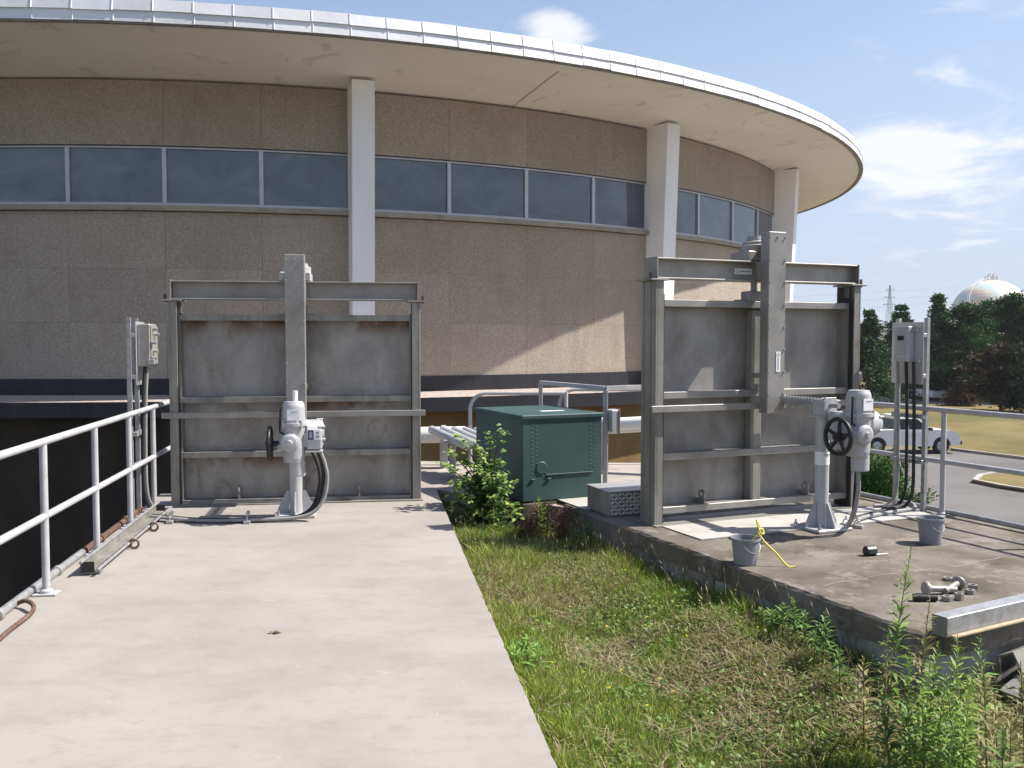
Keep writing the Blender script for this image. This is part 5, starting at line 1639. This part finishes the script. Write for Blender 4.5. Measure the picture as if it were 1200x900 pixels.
def pickup():
    p = gnd(992, 530.5, GZ)
    t = thing('pickup_truck', 'white extended-cab pickup truck parked at the road edge', 'truck', (p.x, p.y, GZ + .006), R(4))
    L, hw = 5.05, .87
    prof = [(.1, .46), (.02, .6), (0, 1.07), (1.95, 1.09), (3.55, 1.12), (3.75, 1.13), (4.5, 1.08), (4.85, .98), (5.0, .8), (5.0, .46), (4.85, .4)]
    prof += [(x, z) for x, z in arch(4.12, .38, .43, 0, 180)] + [(3.6, .36), (1.55, .36)] + [(x, z) for x, z in arch(1.08, .38, .43, 0, 180)] + [(.6, .42)]
    m = MB(); m.ext([(x, -hw, z) for x, z in prof], (0, 2 * hw, 0))
    body = recalc(m.build('body', 'truck_paint', t))
    # bed opening, its shaded depth put in as a dark slab
    MB().box(.08, 1.82, -hw + .09, hw - .09, 1.04, 1.104).build('bed_shade_slab', 'black_plastic', t)
    for s in (-1, 1):
        MB().box(.04, 1.86, s * hw, s * (hw - .09), 1.06, 1.15, .02).build('bed_rail', 'truck_paint', body)
    MB().box(.0, .07, -hw, hw, 1.04, 1.15, .02).build('tailgate_cap', 'truck_paint', body)
    # cab
    m = MB()
    lo = [(1.85, 1.06), (3.72, 1.1)]; hi = [(1.98, 1.72), (2.98, 1.72)]
    vs = []
    for (x, z), w in ((lo[0], hw - .02), (lo[1], hw - .02), (hi[1], .66), (hi[0], .66)):
        vs += [(x, -w, z), (x, w, z)]
    m.add(vs, [(0, 2, 4, 6), (1, 7, 5, 3), (0, 6, 7, 1), (2, 3, 5, 4), (6, 4, 5, 7), (0, 1, 3, 2)])
    cab = recalc(m.build('cab', 'truck_paint', t))
    MB().box(1.99, 2.97, -.63, .63, 1.72, 1.765, .03).build('roof_skin', 'truck_paint', cab)
    def pane(q, off):
        off = Vector(off); mm = MB(); mm.ext([Vector(v) + off for v in q], off * .6); return recalc(mm.build('window', 'car_glass', cab))
    def side_pt(x, z, s):
        f = (z - 1.06) / .66; return (x, s * ((hw - .02) * (1 - f) + .66 * f), z)
    for s in (-1, 1):
        o = (0, s * .014, .004)
        pane([side_pt(1.95, 1.14, s), side_pt(2.5, 1.14, s), side_pt(2.5, 1.61, s), side_pt(2.04, 1.61, s)], o)
        pane([side_pt(2.58, 1.14, s), side_pt(3.56, 1.14, s), side_pt(3.0, 1.61, s), side_pt(2.58, 1.61, s)], o)
    pane([(1.862, -.76, 1.14), (1.862, .76, 1.14), (1.956, .64, 1.6), (1.956, -.64, 1.6)], (-.01, 0, .003))
    pane([(3.67, -.76, 1.145), (3.67, .76, 1.145), (3.04, .62, 1.67), (3.04, -.62, 1.67)], (.01, 0, .008))
    for s in (-1, 1):
        for x in (1.08, 4.12): wheel(t, x, s * (hw - .12), .38, s)
        MB().box(-.012, .16, s * (hw - .1), s * (hw + .008), .78, 1.0, .015).build('tail_light', 'red_lens', t)
        MB().box(3.45, 3.6, s * (hw + .02), s * (hw + .17), 1.1, 1.24, .02).build('mirror', 'black_plastic', t)
        MB().box(4.84, 5.01, s * (hw - .28), s * (hw - .02), .7, .84, .02).build('headlight', 'white_sticker', t)
        d = MB().box(2.56, 3.55, s * (hw + .001), s * (hw + .006), .5, 1.04, .002).build('door', 'truck_paint', t)
        MB().box(2.66, 2.82, s * (hw + .006), s * (hw + .03), .88, .92, .006).build('handle', 'black_plastic', d)
    MB().box(4.86, 5.12, -hw + .02, hw - .02, .42, .64, .04).build('front_bumper', 'black_plastic', t)
    MB().box(-.12, .06, -hw + .06, hw - .06, .46, .6, .03).build('rear_bumper', 'galvanised', t)
    MB().box(-.006, 0, -.24, .24, .64, .76).build('licence_plate', 'white_sticker', t)


pickup()


def sedan(p, rz, paint, label):
    t = thing('parked_car', label, 'car', p, rz, 'cars parked far behind the pines')
    prof = [(0, .5), (.02, .85), (.6, .95), (3.2, .9), (4.2, .78), (4.4, .6), (4.4, .3)] + arch(3.55, .3, .36, 0, 180, 6) + arch(.85, .3, .36, 0, 180, 6) + [(.05, .3)]
    m = MB(); m.ext([(x, -.85, z) for x, z in prof], (0, 1.7, 0)); recalc(m.build('body', paint, t))
    vs = []
    for x, z, w in ((.45, .93, .8), (3.2, .9, .8), (2.45, 1.4, .62), (1.05, 1.42, .62)): vs += [(x, -w, z), (x, w, z)]
    m = MB(); m.add(vs, [(0, 2, 4, 6), (1, 7, 5, 3), (0, 6, 7, 1), (2, 3, 5, 4), (6, 4, 5, 7)]); c = recalc(m.build('cabin_glass', 'car_glass', t))
    MB().box(1.02, 2.48, -.63, .63, 1.4, 1.45, .03).build('roof_skin', paint, c)
    for s in (-1, 1):
        for x in (.85, 3.55): wheel(t, x, s * .76, .31, s)


for px, py, rz, pt, lb in ((1104, 470, 95, 'truck_paint', 'white car glimpsed between pine trunks right of the control stand'), (1076, 463, 95, 'car_glass', 'dark car glimpsed behind the control stand posts'), (1140, 466, 100, 'truck_paint', 'pale car glimpsed low between the dark pines')):
    p = gnd(px, py, GZ + .006); sedan(p, R(rz), pt, lb)

# ------------------------------------------------------------------ far things
fb = thing('low_building', 'long low pale building far behind the spruces', 'building', (0, 0, GZ))
x0, x1_, yb = 30, 66, 150
H = at(1020, 378, yb).z - GZ
MB().box(x0, x1_, yb, yb + 25, 0, H - .5).build('wall', 'far_wall', fb)
rf = MB().box(x0 - .4, x1_ + .4, yb - .4, yb + 25, H - .5, H).build('roof', 'far_trim', fb)
MB().box(at(999, 370, yb).x, at(1007, 370, yb).x, yb + 2, yb + 5, H, H + 1.4).build('roof_unit', 'far_wall', rf)
MB().box(x0, x1_, yb - 3.5, yb, 2.9, 3.4).build('canopy', 'far_trim', fb)
for i in range(8):
    w = MB().box(x0 + 2 + i * 4.4, x0 + 4.9 + i * 4.4, yb - .12, yb, .8, 2.6).build('window', 'far_dark', fb)
    MB().box(x0 + 1.9 + i * 4.4, x0 + 5.0 + i * 4.4, yb - .2, yb - .12, .6, .8).build('sill', 'far_trim', w)

# painted sphere tank
sd = 250
ct = at(1160, 372, sd); rad = 43.5 / FPX * sd
tk = thing('spherical_tank', 'spherical storage tank painted in pastel clouds above the pines', 'tank', (ct.x, ct.y, GZ))
cz = ct.z - GZ
m = MB(); m.lathe([(rad * math.sin(math.pi * i / 28), -rad * math.cos(math.pi * i / 28)) for i in range(29)], (0, 0, cz), n=48); m.build('shell', 'tank_mural', tk)
for k in range(10):
    a = k * math.pi / 5
    m = MB(); m.cyl((rad * .98 * math.cos(a), rad * .98 * math.sin(a), 0), (rad * .98 * math.cos(a), rad * .98 * math.sin(a), cz), .35, n=10); m.build('leg', 'far_trim', tk)
m = MB()
for k in range(17): pass
ringp = [(1.6 * math.cos(q), 1.6 * math.sin(q), cz + rad + 1.0) for q in np.linspace(0, 2 * math.pi, 13)]
m.tube(ringp, .04, 5, False); m.tube([(x, y, z - .5) for x, y, z in ringp], .03, 5, False)
for x, y, z in ringp[:-1]: m.cyl((x, y, cz + rad - .25), (x, y, z), .05, n=5)
for x in (-.7, .5): m.cyl((x, 0, cz + rad - .1), (x, 0, cz + rad + 1.5), .12, n=6); m.cyl((x, 0, cz + rad + 1.4), (x + .5, 0, cz + rad + 1.7), .1, n=6)
m.build('top_platform', 'pylon_steel', tk)
m = MB(); st_pts = []
for i in range(20):
    el = math.pi / 2 - .05 - i * .075; az = math.pi + .2 + i * .02
    st_pts.append(((rad + .9) * math.cos(el) * math.cos(az), (rad + .9) * math.cos(el) * math.sin(az) - .5, cz + (rad + .9) * math.sin(el)))
m.tube(st_pts, .05, 5); m.tube([(x * .95, y, z - .5) for x, y, z in st_pts], .12, 5); m.build('stair_rail', 'far_trim', tk)

# transmission tower
pd = 620
pt_ = at(1043, 334, pd); PH = pt_.z - GZ
py_ = thing('transmission_tower', 'faint lattice transmission tower on the horizon', 'pylon', (pt_.x, pt_.y, GZ))
m = MB(); hwf = lambda z: 3.2 * (1 - z / PH) ** 1.2 + .25
lv = np.linspace(0, PH, 13)
for a, b in zip(lv[:-1], lv[1:]):
    for sx, sy in ((-1, -1), (-1, 1), (1, 1), (1, -1)):
        m.tube([(sx * hwf(a), sy * hwf(a), a), (sx * hwf(b), sy * hwf(b), b)], .16, 4, False)
    for sy in (-1, 1):
        m.tube([(-hwf(a), sy * hwf(a), a), (hwf(b), sy * hwf(b), b)], .1, 4, False); m.tube([(hwf(a), sy * hwf(a), a), (-hwf(b), sy * hwf(b), b)], .1, 4, False)
m.build('lattice', 'pylon_steel', py_)
for z, w in ((PH * .68, 4.5), (PH * .8, 3.8), (PH * .92, 3)):
    m = MB(); m.tube([(-w, 0, z), (w, 0, z)], .18, 4); m.tube([(-w, 0, z), (0, 0, z + 1.6), (w, 0, z)], .1, 4); m.build('cross_arm', 'pylon_steel', py_)
    for s in (-1, 1):
        m = MB(); m.tube([(s * w - 220 * k, -k * 20., z - 1.2 - 9 * k * (1.6 - k)) for k in np.linspace(-1.5, 1.5, 13)], .035, 4, False); m.build('cable', 'pylon_steel', py_)

# fallen leaf on the walkway
lf = Leafy(); lf.leaf((0, 0, .006), (1, .3, .06), .06, .02, (.16, .1, .04), .3, .5); lf.leaf((0, 0, .006), (-.6, .8, .1), .03, .012, (.14, .09, .04), .3, .5)
o = np_mesh('fallen_leaf', np.array([tuple(v) for v in lf.v]), np.array(lf.f), np.array(lf.c), 'leaf_vc'); o.location = gnd(318, 743); tag(o, 'brown fallen leaf lying alone on the walkway', 'leaf')

# summer haze
def make_haze():
    m = bpy.data.materials.new('haze'); m.use_nodes = True
    nt = m.node_tree; nt.nodes.clear()
    o = nt.nodes.new('ShaderNodeOutputMaterial'); v = nt.nodes.new('ShaderNodeVolumePrincipled')
    v.inputs['Density'].default_value = HAZE; v.inputs['Color'].default_value = (.9, .94, 1, 1); v.inputs['Anisotropy'].default_value = .2
    nt.links.new(v.outputs[0], o.inputs['Volume'])
    MATS['haze'] = m
    h = MB().box(-1950, 1950, -1950, 1950, -8, 42).build('haze', 'haze')
    tag(h, 'thin pale summer haze over the whole site', 'haze', kind='stuff')
HAZE = 0.0002
make_haze()
